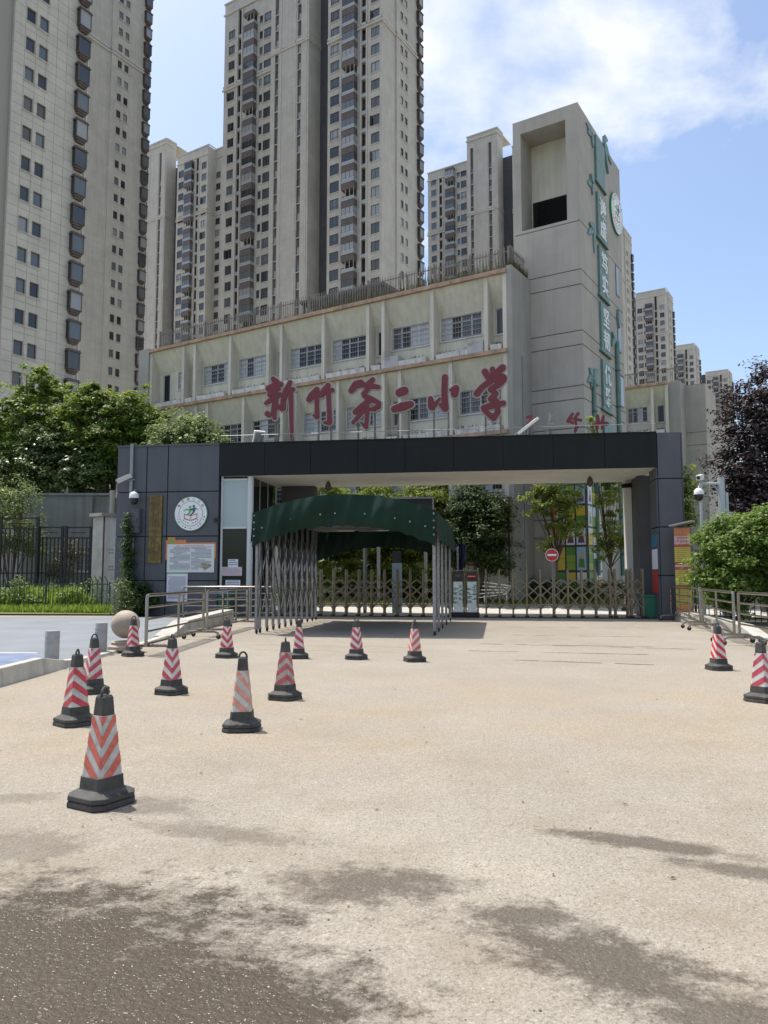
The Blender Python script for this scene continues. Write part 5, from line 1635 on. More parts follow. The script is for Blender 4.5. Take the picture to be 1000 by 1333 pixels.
# ================================================================== TRAFFIC CONES
def sq(w, z, c=.18):
    """square ring with cut corners"""
    h = w / 2; k = h * (1 - c)
    return [(h, -k, z), (h, k, z), (k, h, z), (-k, h, z), (-h, k, z), (-h, -k, z), (-k, -h, z), (k, -h, z)]
def loft(rings, cap=True):
    mb = MB(); n = len(rings[0]); v = [p for r_ in rings for p in r_]; f = []
    for i in range(len(rings) - 1):
        for k in range(n):
            k2 = (k + 1) % n
            f.append((i * n + k, i * n + k2, (i + 1) * n + k2, (i + 1) * n + k))
    if cap:
        f.append(tuple(range(n))[::-1]); f.append(tuple((len(rings) - 1) * n + k for k in range(n)))
    return mb.add(v, f)
def clip(poly, z0, z1):
    for s_, lim in ((1, z0), (-1, z1)):
        out = []
        for i in range(len(poly)):
            a_, b_ = poly[i], poly[(i + 1) % len(poly)]
            da, db = s_ * (a_[1] - lim), s_ * (b_[1] - lim)
            if da >= 0: out.append(a_)
            if (da >= 0) != (db >= 0):
                t = da / (da - db); out.append((a_[0] + (b_[0] - a_[0]) * t, a_[1] + (b_[1] - a_[1]) * t))
        poly = out
        if not poly: return []
    return poly
ZS0, ZS1, WS0, WS1 = .185, .575, .192, .108
cone_black = pm('cone_rubber', (0.030, 0.030, 0.029), 0.75, var=.5, vscale=9, col2=(.075, .07, .062), bump=.15, bscale=60)
def cone(label, x, y, rz, colour, slopes, dirty=.3, h=1.0, white=(.60, .58, .54), handle=0.0, tilt=0.0):
    T = thing('traffic_cone', label, 'traffic cone', (x, y, 0), R(rz), 'striped traffic cones on the forecourt')
    T.scale = (h, h, h)
    if tilt: T.rotation_euler = (R(tilt), 0, R(rz))
    loft([sq(.345, .0, .35), sq(.36, .008, .35), sq(.355, .036, .35), sq(.33, .042, .35)]).build('base_ballast', cone_black, T, bevel=.004)
    loft([sq(.34, .043, .35), sq(.355, .05, .35), sq(.35, .076, .35), sq(.27, .096, .3), sq(.22, .108, .22), sq(.206, .187, .2)]).build('base', cone_black, T, bevel=.004)
    for k in range(6):
        o = MB().box(-.004, .004, -.03, .03, -.002, .003).build('rib', cone_black, T)
        o.location = (-.05 + k * .016 + (.03 if k > 2 else 0), -.152, .0875); o.rotation_euler = (R(13), 0, 0)
    wm = pm('cone_sleeve_%d' % int(dirty * 10), white, .5, var=dirty, vscale=14, col2=tuple(c * (1 - dirty) for c in white))
    loft([sq(WS0, ZS0), sq(WS1, ZS1)]).build('sleeve', wm, T)
    sm = pm('cone_stripe_%d_%d_%d' % tuple(int(c * 100) for c in colour), colour, .5, var=.3, vscale=22)
    fm = MB()
    for k in range(4):
        sl = slopes[k % len(slopes)]
        for i in range(4):
            zc = ZS0 + .005 + i * .135
            half = .5
            pl = [(-1, zc - sl), (1, zc + sl), (1, zc + sl + .068), (-1, zc - sl + .068)]
            pl = clip(pl, ZS0 + .004, ZS1 - .004)
            if len(pl) < 3: continue
            pts = []
            for u, z in pl:
                w = WS0 + (WS1 - WS0) * (z - ZS0) / (ZS1 - ZS0)
                d = w / 2 + .0018; uu = u * w / 2 * .97
                a_ = k * math.pi / 2
                lx, ly = d, uu
                if abs(u) > .80:
                    lx = d - (abs(u) - .82) * w / 2 * .9 if abs(u) > .82 else d
                    uu = math.copysign(w / 2 * .82 + (abs(u) - .82) * w / 2 * 1.0, u) if abs(u) > .82 else uu
                    ly = uu
                pts.append((lx, ly, z))
            # split at the cut corners so the stripe wraps them
            def face_strip(u0, u1, q0, q1):
                pp = clip_u(pl, u0, u1)
                if len(pp) < 3: return
                out = []
                for u, z in pp:
                    w = WS0 + (WS1 - WS0) * (z - ZS0) / (ZS1 - ZS0)
                    t = (u - u0) / (u1 - u0)
                    X = q0[0] + (q1[0] - q0[0]) * t; Y = q0[1] + (q1[1] - q0[1]) * t
                    X, Y = X * (w / 2 + .002), Y * (w / 2 + .002)
                    out.append((X * math.cos(a_) - Y * math.sin(a_), X * math.sin(a_) + Y * math.cos(a_), z))
                fm.quad(out)
            face_strip(-1, -.83, (.92, -.93), (1, -.82)); face_strip(-.83, .83, (1, -.82), (1, .82)); face_strip(.83, 1, (1, .82), (.92, .93))
    fm.build('stripes', sm, T)
    loft([sq(WS1 - .004, ZS1 + .001), sq(.086, .69), sq(.068, .705)]).build('cap', cone_black, T, bevel=.006)
    pts = [(.038 * math.cos(t), 0, .70 + .052 * math.sin(t)) for t in [math.pi * k / 8 for k in range(9)]]
    o = MB().tube([(.038, 0, .69)] + pts + [(-.038, 0, .69)], .010, 8).build('handle', cone_black, T, smooth=True)
    o.rotation_euler = (0, 0, R(handle))
    return T
def clip_u(poly, u0, u1):
    p = clip([(z, u) for u, z in poly], u0, u1)
    return [(u, z) for z, u in p]
RD1 = (.50, .045, .06); OR = (.58, .13, .09); FD = (.62, .30, .22); PK = (.46, .06, .09)
def cp(px_, py_): q = atZ(px_, py_); return q.x, q.y
x, y = cp(132, 1046); cone('nearest big cone with orange red chevrons pointing down', x, y, 60, OR, (-.085, .085), .45, 1.0, (.55, .54, .50), 20)
x, y = cp(98, 943); cone('cone with red chevrons pointing up, just behind the nearest cone', x, y, 50, RD1, (.06, -.06), .4, handle=40)
x, y = cp(121, 902); cone('cone with dull pink chevrons standing beside the left bollard', x, y, 40, PK, (-.06, .06), .35, handle=10)
x, y = cp(173, 854); cone('cone with red chevrons in front of the left stone ball', x, y, 45, RD1, (.06, -.06), .35)
x, y = cp(223, 903); cone('cone with crimson chevrons between stone ball and railing foot', x, y, 63, PK, (-.06, .06), .2, handle=70)
x, y = cp(295, 856); cone('small red striped cone right beside the wheeled left railing', x, y, 64, RD1, (-.06, .06), .15, handle=60)
x, y = cp(315, 950); cone('cone with pale faded salmon stripes and open ring handle', x, y, 4, FD, (-.08, -.08), .35, 1.0, (.62, .60, .56), 0)
x, y = cp(371, 910); cone('grimy cone with scuffed red stripes near the middle of the forecourt', x, y, 64, (.42, .08, .09), (.06, -.06), .65, .99, (.52, .47, .40), 30)
x, y = cp(389, 857); cone('clean cone with crimson diagonal stripes under the left canopy edge', x, y, 5, PK, (-.06, -.06), .12, handle=30)
x, y = cp(464, 858); cone('cone with crimson stripes in front of the canopy opening', x, y, 66, PK, (-.06, .06), .1, handle=80)
x, y = cp(540, 861); cone('cone with orange stripes near the right canopy leg', x, y, 18, (.62, .12, .09), (-.07, .07), .12, handle=50)
x, y = cp(936, 872); cone('cone with bright red diagonal stripes standing alone on the right', x, y, 6, (.58, .03, .04), (-.07, -.07), .08, handle=20)
x, y = cp(993, 913); cone('cone with dark pink chevrons at the right picture edge', x, y, 38, PK, (.06, -.06), .15, handle=40)
x, y = pw(XC - 1.2, 5.6).x, pw(0, 5.6).y
c_ = cone('small distant cone with red stripes on the road inside the gate', pf(815, 778, 5.4)[0] * 0 + pw(pf(815, 778, 5.4)[0], 5.4).x, pw(pf(815, 778, 5.4)[0], 5.4).y, 20, RD1, (.06, .06), .2)
c_.location.z = .12

# ================================================================== BOLLARDS AND STONE BALLS
bm_ = pm('bollard_grey', (.30, .295, .285), .6, var=.15, vscale=8, bump=.1, bscale=60)
for (px_, py_, lb) in ((67, 865.5, 'grey steel bollard nearer the raised kerb on the blue pavement'), (131, 848.5, 'grey steel bollard beside the stone ball')):
    q = atZ(px_, py_, .05)
    B_ = thing('bollard', lb, 'bollard', (q.x, q.y, .05), 0, 'steel bollards on the pavement')
    MB().lathe([(.115, 0), (.115, .545), (.108, .56)], 20).build('post', bm_, B_, smooth=True)
    for z in (.36, .43):
        MB().lathe([(.117, 0), (.118, .01), (.117, .02)], 20, (0, 0, z)).build('band', bm_, B_)
stone = pm('stone_ball', (.36, .30, .235), .7, var=.25, vscale=5, bump=.12, bscale=40)
for (p, lb) in ((Vector((-5.2, 15.6, .05)), 'round stone ball on a plinth behind the cone on the left'), (Vector((8.95, 17.0, .05)), 'round stone ball half cut by the right picture edge')):
    B_ = thing('stone_ball', lb, 'stone ball', p, 0, 'round stone balls at the entrance')
    MB().lathe([(.34, 0), (.34, .07), (.30, .08), (.26, .12), (.28, .15), (.22, .17)], 28).build('plinth', stone, B_, smooth=True)
    r_ = .28
    MB().lathe([(max(.01, r_ * math.sin(math.pi * k / 20)), .50 - r_ * math.cos(math.pi * k / 20)) for k in range(21)], 32).build('ball', stone, B_, smooth=True)

# ================================================================== WHEELED RAILINGS
def railing(label, p0, p1, n_post, feet, hgt=1.15, group='wheeled stainless railings', z0=0.0):
    p0 = Vector((*p0, 0)); p1 = Vector((*p1, 0)); d = p1 - p0; L = d.length
    T = thing('railing', label, 'railing', (p0.x, p0.y, z0), math.atan2(d.y, d.x), group)
    MB().tube([(.0, 0, .18), (0, 0, hgt - .06), (.02, 0, hgt - .015), (.07, 0, hgt), (L - .07, 0, hgt), (L - .02, 0, hgt - .015), (L, 0, hgt - .06), (L, 0, .18)], .032, 10).build('outer_tube', steel, T, smooth=True)
    for z in (.22, .46, .69, .92):
        MB().tube([(.02, 0, z), (L - .02, 0, z)], .021, 8).build('rail', steel, T, smooth=True)
    for i in range(1, n_post):
        MB().tube([(L * i / n_post, 0, .2), (L * i / n_post, 0, hgt)], .026, 8).build('post', steel, T, smooth=True)
    for t in feet:
        ft = MB().tube([(L * t, -.42, .07), (L * t, -.40, .15), (L * t, -.32, .185), (L * t, .32, .185), (L * t, .40, .15), (L * t, .42, .07)], .03, 8).build('foot', steel, T, smooth=True)
        for s_ in (-1, 1):
            w_ = link('wheel', wh, ft, (L * t, s_ * .42, .06)); w_.rotation_euler = (0, R(90), 0); w_.scale = (.8, .8, .8)
railing('long stainless railing starting beside the left stone ball', (-4.52, 14.75), (-4.42, 18.95), 2, (.04, .96))
railing('stainless railing section beyond the first, leading to the canopy', (-4.42, 19.35), (-4.15, 23.6), 3, (.06, .9))
x0 = pf(237, 790, -1.6)[0]; a_ = pw(x0, -1.5); b_ = pw(x0 + 3.4, -1.5)
railing('stainless railing standing along the grey wall below the notices', (a_.x, a_.y), (b_.x, b_.y), 4, (.06, .9))
railing('stainless railing next to the yellow banner on the right', (10.1, 27.2), (9.15, 22.4), 3, (.08, .92))
railing('middle stainless railing in front of the green bush', (9.1, 22.1), (7.95, 17.6), 2, (.08, .95))
railing('nearest right stainless railing running out of the picture', (7.93, 17.3), (7.35, 12.6), 2, (.06, .95))

# ================================================================== LEFT SIDE: FENCES, PILLAR, ANNEX
def fence_low(label, p0, p1, n, hgt=1.22, base=.1, curve=True):
    p0 = Vector((*p0, base)); p1 = Vector((*p1, base)); d = p1 - p0; L = math.hypot(d.x, d.y)
    T = thing('picket_fence', label, 'fence', p0, math.atan2(d.y, d.x), 'low dark green picket fences')
    pts = [(0, 0, .06), (0, 0, hgt - .3), (0, -.02, hgt - .2), (-.09, -.09, hgt)] if curve else [(0, 0, .06), (0, 0, hgt)]
    pkm = MB().tube(pts, .016, 6).mesh('picket', green_iron)
    for i in range(n):
        link('picket', pkm, T, (L * (i + .5) / n, 0, 0))
    for z in (.16, hgt - .33):
        MB().box(0, L, -.02, .02, z - .022, z + .022).build('rail', green_iron, T)
    k = max(2, int(L / 2.6))
    for i in range(k + 1):
        MB().box(L * i / k - .03, L * i / k + .03, -.03, .03, 0, hgt - .25).build('post', green_iron, T)
fa = atZ(-60, 792.0, .1); fb = atZ(166, 792, .1)
fence_low('low dark green fence with bent picket tops along the grass', (-22.5, 33.4), (-11.3, 31.8), 52, 1.45)
# tall black gates
def iron_panel(label, xa, xb, ytop, Y, zb=.1, n=7, inner=True):
    a_ = atY(xa, ytop, Y); b_ = atY(xb, ytop, Y + .15 * 0)
    T = thing('iron_gate', label, 'iron gate', (a_.x, Y, zb), 0, 'tall black iron gate leaves')
    w = b_.x - a_.x; h = a_.z - zb
    for x in (0, w): MB().box(x - .06, x + .06, -.05, .05, 0, h).build('post', black_iron, T)
    for z in (h - .06, h - .55, 1.6, .2): MB().box(.06, w - .06, -.03, .03, z - .03, z + .03).build('rail', black_iron, T)
    for i in range(1, n):
        MB().box(w * i / n - .03, w * i / n + .03, -.02, .02, .2, h - (.55 if inner else .06)).build('bar', black_iron, T)
    MB().box(w * .2, w * .8, -.025, .025, h - .33, h - .29).build('rail', black_iron, T)
iron_panel('tall black iron gate leaf at the left picture edge, the highest', 2, 50, 673, 36.0, n=8)
iron_panel('black iron gate leaf between the tallest leaf and the middle', 51.5, 82, 685, 36.3, n=6)
iron_panel('black iron gate leaf next to the white sign pillar', 87, 119, 685, 36.3, n=6)
# sign pillar
pa_, pb_, pc_ = atY(119.5, 730, 34.0), atY(133, 730, 33.6), atY(160, 730, 34.6)
pa2 = atY(119.5, 672, 34.0)
zt = atY(133, 672, 33.6).z
Pi = thing('sign_pillar', 'tall pale pillar with white sign face beside the ivy', 'pillar', (0, 0, 0))
poly = [(pa_.x, pa_.y), (pb_.x, pb_.y), (pc_.x, pc_.y), (pc_.x - .6, pc_.y + .8), (pa_.x + .1, pa_.y + .9)]
MB().slab(poly, .0, zt).build('shaft', concrete, Pi)
cxm, cym = sum(p[0] for p in poly) / 5, sum(p[1] for p in poly) / 5
MB().slab([(cxm + (p[0] - cxm) * 1.22, cym + (p[1] - cym) * 1.3) for p in poly], zt + .0, zt + .14).build('cap', concrete, Pi)
dv = Vector((pc_.x - pb_.x, pc_.y - pb_.y, 0)); Lp = dv.length; an = math.atan2(dv.y, dv.x)
wp = MB().box(.05, Lp - .02, -.04, -.004, .3, zt - .02).build('sign_face', pm('sign_face_white', (.84, .86, .88), .5, var=.2, vscale=1.2, streak=.2), Pi, loc=(pb_.x, pb_.y, 0), rz=an)
m = MB(); rn = random.Random(3)
for z in (2.72, 2.58, 1.98, 1.84):
    for k in range(7):
        if k == 3 : continue
        xx = Lp * (.30 + .085 * k); s_ = .03 if k > 3 else .022
        m.box(xx - s_, xx + s_, -.046, -.041, z - .035, z + .035 - rn.random() * .02)
m.build('print', ink, Pi, loc=(pb_.x, pb_.y, 0), rz=an)['kind'] = 'stuff'
MB().box(.0, .05, -.05, -.002, .2, zt).build('edge_strip', pm('rusty_edge', (.10, .06, .05), .8), Pi, loc=(pb_.x, pb_.y, 0), rz=an)
# grey annex behind
a_ = atY(31, 645, 40); b_ = atY(143, 641, 40)
An = thing('grey_annex', 'plain grey annex building behind the iron gates', 'building', (a_.x, 40, 0))
am = pm('annex_grey', (.20, .205, .20), .85, var=.15, vscale=.8, streak=.3)
hgt = a_.z; w = b_.x - a_.x
wx = (atY(100, 730, 40).x - a_.x, atY(118, 730, 40).x - a_.x); wz = (atY(100, 744, 40).z, atY(100, 711, 40).z)
wall_holes(w, 0, hgt, [(wx[0], wx[1], wz[0], wz[1])], .2).build('wall', am, An)
MB().box(0, w, .25, 3.2, 0, hgt - .02).build('body', am, An)
school_window(An, wx[0], 0, wz[0], wx[1] - wx[0], wz[1] - wz[0], 2, random.Random(2))
MB().box(-.1, w + .1, -.1, .1, hgt, hgt + .12).build('coping', am, An)
MB().box(0.5, .58, -.02, .06, hgt + .12, hgt + .5).box(w * .5, w * .5 + .05, -.02, .03, hgt + .12, hgt + .45).build('aerial', galv, An)
c_ = atY(143, 641, 39)
Ap = thing('pipe_stack', 'pair of pale upright pipes between annex and gate wall', 'pipe', (c_.x, 39, 0))
for k in range(2):
    MB().tube([(.15 + k * .45, 0, 0), (.15 + k * .45, 0, c_.z + .1)], .12, 10).build('pipe', pm('pipe_pale', (.33, .33, .28), .7), Ap, smooth=True)

# ================================================================== RIGHT SIDE: BANNER, CAMERA POLE, FENCE
p0 = atY(878.5, 745, 26.6); p1 = atY(901, 745, 26.3)
zt = atY(890, 686, 26.5).z
dv = Vector((p1.x - p0.x, p1.y - p0.y, 0)); w = dv.length
Ba = thing('banner_stand', 'tall yellow and red poster panel beside the right gate column', 'banner', (p0.x, p0.y, .06), math.atan2(dv.y, dv.x))
yel = pm('banner_yellow', (.50, .42, .05), .5); brd = pm('banner_red', (.42, .06, .04), .5); bpk = pm('banner_pink', (.62, .34, .36), .5, var=.3, vscale=7); bor = pm('banner_orange', (.60, .22, .08), .5, var=.35, vscale=5)
H_ = zt - .06
MB().box(0, w, 0, .12, .1, H_).build('board', boxm, Ba)
rows = [(.0, .12, bor), (.12, .31, yel), (.315, .345, brd), (.35, .52, yel), (.525, .545, brd), (.55, .575, bpk), (.58, .60, brd), (.605, .775, yel), (.78, .80, brd), (.803, .90, bpk), (.903, .99, bor)]
for a_, b_, m in rows:
    MB().box(.02, w - .02, -.012, -.002, .1 + (H_ - .1) * a_, .1 + (H_ - .1) * b_).build('poster_strip', m, Ba)
m = MB(); rn = random.Random(9)
for a_, b_, mm_ in rows:
    if mm_ is yel:
        for i in range(7):
            z = .1 + (H_ - .1) * (a_ + (b_ - a_) * (i + .6) / 7.5)
            m.box(.08, w * rn.uniform(.6, .92), -.0145, -.0122, z, z + .018)
for i in range(4):
    for j in range(2):
        m.box(w * (.2 + .16 * i), w * (.2 + .16 * i) + .06, -.0145, -.0122, .1 + (H_ - .1) * (.83 + .035 * j), .1 + (H_ - .1) * (.85 + .035 * j))
m.build('print', pm('banner_print', (.30, .16, .12), .6), Ba)['kind'] = 'stuff'
MB().hexa([(-.1, -.25, H_ + .01), (w + .1, -.25, H_ + .16), (w + .1, .35, H_ + .16), (-.1, .35, H_ + .01), (-.1, -.25, H_ + .06), (w + .1, -.25, H_ + .21), (w + .1, .35, H_ + .21), (-.1, .35, H_ + .06)]).build('rain_hood', concrete, Ba)
# camera pole
p = atY(939, 640, 25.5); pz = atY(939, 624, 25.5).z
Cp = thing('camera_pole', 'pale steel camera pole with side arm above the green bush', 'pole', (p.x, 25.5, .06))
polem = pm('pole_pale', (.40, .43, .45), .45, .3)
MB().tube([(0, 0, 0), (0, 0, pz)], .11, 12).tube([(.18, .05, 0), (.18, .05, pz - .5)], .07, 10).build('mast', polem, Cp, smooth=True)
xa = atY(911, 632, 25.5).x - p.x; za = atY(911, 632, 25.5).z
MB().tube([(0, 0, za), (xa, 0, za)], .05, 8).tube([(xa + .02, 0, za - .02), (xa + .02, 0, 0)], .05, 8).bar((xa * .3, 0, za - .06), (-.0, 0, za - .45), .03, .03).build('arm', polem, Cp)
bullet('white bullet camera on top of the camera pole arm', (p.x + xa - .02, 25.4, za + .26), R(-35), R(10), white_plastic, .45)
dome_camera('dome camera hanging from the end of the camera pole arm', (p.x + xa - .12, 25.3, za - .36), R(-30), .85)
fence_low('green picket fence behind the bush on the right', (10.6, 26.3), (14.5, 18.5), 40, 1.35, .06, False)

# ================================================================== VEGETATION
bark = pm('bark', (.09, .07, .05), .9, var=.3, vscale=8, bump=.5, bscale=25)
def leaf_mesh(name, blobs, n, size, mat, seed, clump=.32, flat=.55, aspect=.5, shell=.55, hang=0.0):
    rng = np.random.default_rng(seed)
    vol = np.array([b[3] * b[4] * b[5] for b in blobs]) ** .75
    cnt = (vol / vol.sum() * n).astype(int)
    P, N = [], []
    for b, k in zip(blobs, cnt):
        c = np.array(b[:3]); r = np.array(b[3:6])
        nc = max(6, int(k / 55))
        d = rng.normal(size=(nc, 3)); d /= np.linalg.norm(d, axis=1)[:, None]
        rad = shell + (1.06 - shell) * rng.random(nc) ** .6
        rad *= 1 + .16 * rng.normal(size=nc)
        cc = d * rad[:, None]
        idx = rng.integers(0, nc, k)
        cs = clump * (0.7 + .6 * rng.random(nc))
        off = rng.normal(size=(k, 3)) * np.array([1, 1, flat])
        p = c + cc[idx] * r + off * (cs[idx] * .55)[:, None]
        nn = cc[idx] * .5 + off * .2 + rng.normal(size=(k, 3)) * .5 + np.array([0, 0, 1.0])
        P.append(p); N.append(nn)
    P = np.concatenate(P); N = np.concatenate(N); N /= np.linalg.norm(N, axis=1)[:, None] + 1e-9
    k = len(P)
    t = rng.normal(size=(k, 3)); t[:, 2] -= hang
    t -= N * (t * N).sum(1)[:, None]; t /= np.linalg.norm(t, axis=1)[:, None] + 1e-9
    b_ = np.cross(N, t)
    s = size * (0.65 + .7 * rng.random(k))[:, None]
    v = np.empty((k, 4, 3))
    v[:, 0] = P - t * s * .5
    v[:, 1] = P + b_ * s * .5 * aspect + N * s * .06
    v[:, 2] = P + t * s * .5
    v[:, 3] = P - b_ * s * .5 * aspect + N * s * .06
    me = bpy.data.meshes.new(name)
    me.vertices.add(k * 4); me.vertices.foreach_set('co', v.reshape(-1))
    me.loops.add(k * 4); me.loops.foreach_set('vertex_index', np.arange(k * 4, dtype=np.int32))
    me.polygons.add(k); me.polygons.foreach_set('loop_start', np.arange(0, k * 4, 4, dtype=np.int32))
    me.polygons.foreach_set('loop_total', np.full(k, 4, dtype=np.int32))
    me.update(); me.validate()
    me.materials.append(mat)
    return me
def tree(name, label, base, blobs, n, size, mat, seed, r0=.16, cat='tree', trunk_top=None, group=None, **kw):
    """blobs in world coordinates; trunk from base with limbs to the blobs"""
    T = thing(name, label, cat, base, 0, group)
    b = Vector(base); rn = random.Random(seed)
    zt = trunk_top if trunk_top else min(q[2] for q in blobs)
    top = Vector((sum(q[0] for q in blobs) / len(blobs), sum(q[1] for q in blobs) / len(blobs), zt)) - b
    top = Vector((top.x * .4, top.y * .4, top.z))
    mb = MB()
    mid = top * .5 + Vector((rn.uniform(-.1, .1), rn.uniform(-.1, .1), 0))
    mb.tube([(0, 0, -.05), (0, 0, .15), mid, top], [r0 * 1.35, r0, r0 * .85, r0 * .7], 9)
    for q in blobs:
        c = Vector(q[:3]) - b
        for _ in range(3):
            e = c + Vector((rn.uniform(-.6, .6) * q[3], rn.uniform(-.6, .6) * q[4], rn.uniform(-.2, .75) * q[5]))
            m_ = top.lerp(e, .45) + Vector((0, 0, .15 * (e - top).length * rn.uniform(-.3, .6)))
            mb.tube([top - Vector((0, 0, .1)), m_, e], [r0 * .5, r0 * .3, r0 * .08], 6)
    mb.build('trunk', bark, T, smooth=True)
    bl = [(q[0] - b.x, q[1] - b.y, q[2] - b.z, q[3], q[4], q[5]) for q in blobs]
    link('crown', leaf_mesh('crown', bl, n, size, mat, seed, **kw), T)
    return T
def blob(px_, py_, Y, rpx, rpy, depth=None):
    p = atY(px_, py_, Y); s = Y / 1000.
    return (p.x, p.y, p.z, rpx * s, depth if depth else rpx * s, rpy * s)
lf_mid = leafmat('leaf_mid_green', (.07, .135, .024), (.17, .25, .045), (.42, .43, .09), trans=.45)
lf_dark = leafmat('leaf_dark_green', (.03, .062, .02), (.07, .115, .032), (.13, .18, .06))
lf_silver = leafmat('leaf_glossy_green', (.055, .10, .03), (.13, .185, .06), (.32, .35, .20), trans=.2, rough=.35)
lf_light = leafmat('leaf_light_green', (.10, .16, .045), (.19, .25, .08), (.30, .32, .16))
lf_yel = leafmat('leaf_yellow_green', (.10, .16, .024), (.19, .25, .034), (.30, .32, .07), trans=.45)
lf_young = leafmat('leaf_young', (.15, .22, .04), (.25, .32, .07), (.36, .40, .14), trans=.5)
lf_plum = leafmat('leaf_plum', (.034, .025, .027), (.08, .062, .06), (.12, .045, .045), trans=.15, rough=.65)
lf_bush = leafmat('leaf_bush', (.085, .155, .026), (.16, .25, .05), (.32, .38, .12), trans=.42)
Y = 46.5
tree('broadleaf_tree', 'big green tree at the left edge before the nearest tower', (atY(40, 700, Y).x, Y, 0), [blob(20, 555, Y, 42, 48), blob(80, 545, Y, 42, 42), blob(48, 505, Y, 26, 24), blob(0, 600, Y, 30, 40), blob(45, 590, Y, 40, 40), blob(-40, 570, Y, 40, 50)], 40000, .25, lf_mid, 1, .2, group='trees left of the gate', trunk_top=3.5)
tree('broadleaf_tree', 'green tree with yellow tips directly behind the grey annex', (atY(140, 700, 45).x, 45, 0), [blob(120, 555, 45, 38, 45), blob(165, 545, 45, 36, 34), blob(195, 560, 45, 26, 30), blob(125, 520, 45, 22, 18), blob(140, 590, 45, 45, 35)], 34000, .22, lf_mid, 2, .2, group='trees left of the gate', trunk_top=3.5)
tree('broadleaf_tree', 'dark glossy low tree above the grey annex wall', (atY(80, 700, 44.2).x, 44.2, 0), [blob(75, 610, 44.2, 44, 38, 1.6), blob(30, 620, 44.2, 36, 36, 1.5), blob(112, 620, 44.2, 30, 30, 1.3), blob(60, 580, 44.2, 30, 22), blob(125, 600, 44.2, 22, 26)], 30000, .22, lf_silver, 3, .18, group='trees left of the gate', trunk_top=3.0)
tree('broadleaf_tree', 'pale green round tree peeking over the emblem wall', (atY(245, 700, 37).x, 37, 0), [blob(245, 567, 37, 36, 26), blob(222, 578, 37, 30, 22), blob(270, 580, 37, 26, 18), blob(245, 600, 37, 50, 30)], 22000, .17, lf_light, 4, .15, group='trees left of the gate', trunk_top=3.5)
tree('shrub', 'loose leggy shrub growing behind the tall iron gate leaf', (atY(15, 760, 37.5).x, 37.5, .1), [blob(10, 690, 37.5, 26, 40), blob(30, 650, 37.5, 14, 30), blob(-15, 660, 37.5, 22, 45), blob(40, 700, 37.5, 16, 30)], 9000, .14, lf_light, 5, .06, cat='shrub', trunk_top=.6, clump=.4)
tree('shrub', 'brownish dry shrub behind the middle iron gate', (atY(85, 760, 37.3).x, 37.3, .1), [blob(85, 730, 37.3, 14, 22), blob(95, 715, 37.3, 10, 14), blob(72, 745, 37.3, 12, 18)], 3500, .10, leafmat('leaf_dry', (.10, .07, .035), (.09, .10, .04), (.16, .12, .06)), 6, .04, cat='shrub', trunk_top=.4)
# weeds and grass on the verge
def grass(name, label, pts_fn, n, h0, mat, seed, wid=.016):
    rng = np.random.default_rng(seed)
    P = pts_fn(rng, n)
    k = len(P)
    a = rng.random(k) * 2 * np.pi; h = h0 * (.4 + .9 * rng.random(k)) * (P[:, 3] if P.shape[1] > 3 else 1)
    lean = rng.normal(size=(k, 2)) * .3 * h[:, None]
    w = wid * (.7 + .6 * rng.random(k))
    v = np.empty((k, 4, 3))
    v[:, 0] = P[:, :3] - np.stack([np.cos(a) * w, np.sin(a) * w, np.zeros(k)], 1)
    v[:, 1] = P[:, :3] + np.stack([np.cos(a) * w, np.sin(a) * w, np.zeros(k)], 1)
    tip = P[:, :3] + np.stack([lean[:, 0], lean[:, 1], h], 1)
    v[:, 2] = tip + np.stack([np.cos(a) * w * .25, np.sin(a) * w * .25, np.zeros(k)], 1)
    v[:, 3] = tip - np.stack([np.cos(a) * w * .25, np.sin(a) * w * .25, np.zeros(k)], 1)
    me = bpy.data.meshes.new(name)
    me.vertices.add(k * 4); me.vertices.foreach_set('co', v.reshape(-1))
    me.loops.add(k * 4); me.loops.foreach_set('vertex_index', np.arange(k * 4, dtype=np.int32))
    me.polygons.add(k); me.polygons.foreach_set('loop_start', np.arange(0, k * 4, 4, dtype=np.int32))
    me.polygons.foreach_set('loop_total', np.full(k, 4, dtype=np.int32))
    me.update(); me.materials.append(mat)
    o = link(name, me); struct(o, 'stuff', label); o['category'] = 'grass'
    return o
gr_m = leafmat('grass_blade', (.13, .22, .03), (.21, .31, .05), (.32, .38, .10), trans=.5)
def verge(rng, n):
    x = rng.uniform(-24, -10.9, n); t = (x + 24) / 13.1
    y0 = 33.35 - t * 2.4
    y = y0 + rng.random(n) ** 1.3 * 2.6
    return np.stack([x, y, np.full(n, .06) + (y - y0) * .02, np.ones(n)], 1)
grass('verge_grass', 'bright green grass verge under the low fence on the left', verge, 16000, .26, gr_m, 1, .022)
def tall(rng, n):
    x = rng.uniform(-22, -12.6, n); t = (x + 24) / 13.1
    y = 34.6 - t * 2.0 + rng.random(n) * 1.8
    hh = .55 + .5 * np.sin(x * 1.7) ** 2 + .4 * np.sin(x * .6 + 1) ** 2
    return np.stack([x, y, np.full(n, .12), hh], 1)
grass('tall_weeds', 'tall wild grass and weeds growing behind the low fence', tall, 9000, .62, gr_m, 2, .026)
wb = []
for i in range(12):
    q = -21.5 + i * .78
    wb.append((q, 34.7 - (q + 24) / 13.1 * 2.0 + random.uniform(0, .8), .55 + random.uniform(-.1, .35), .6, .5, .55))
o = link('weed_leaves', leaf_mesh('weed_leaves', wb, 9000, .13, lf_bush, 21, clump=.3)); struct(o, 'stuff', 'broad leaved weeds massed behind the low green fence')
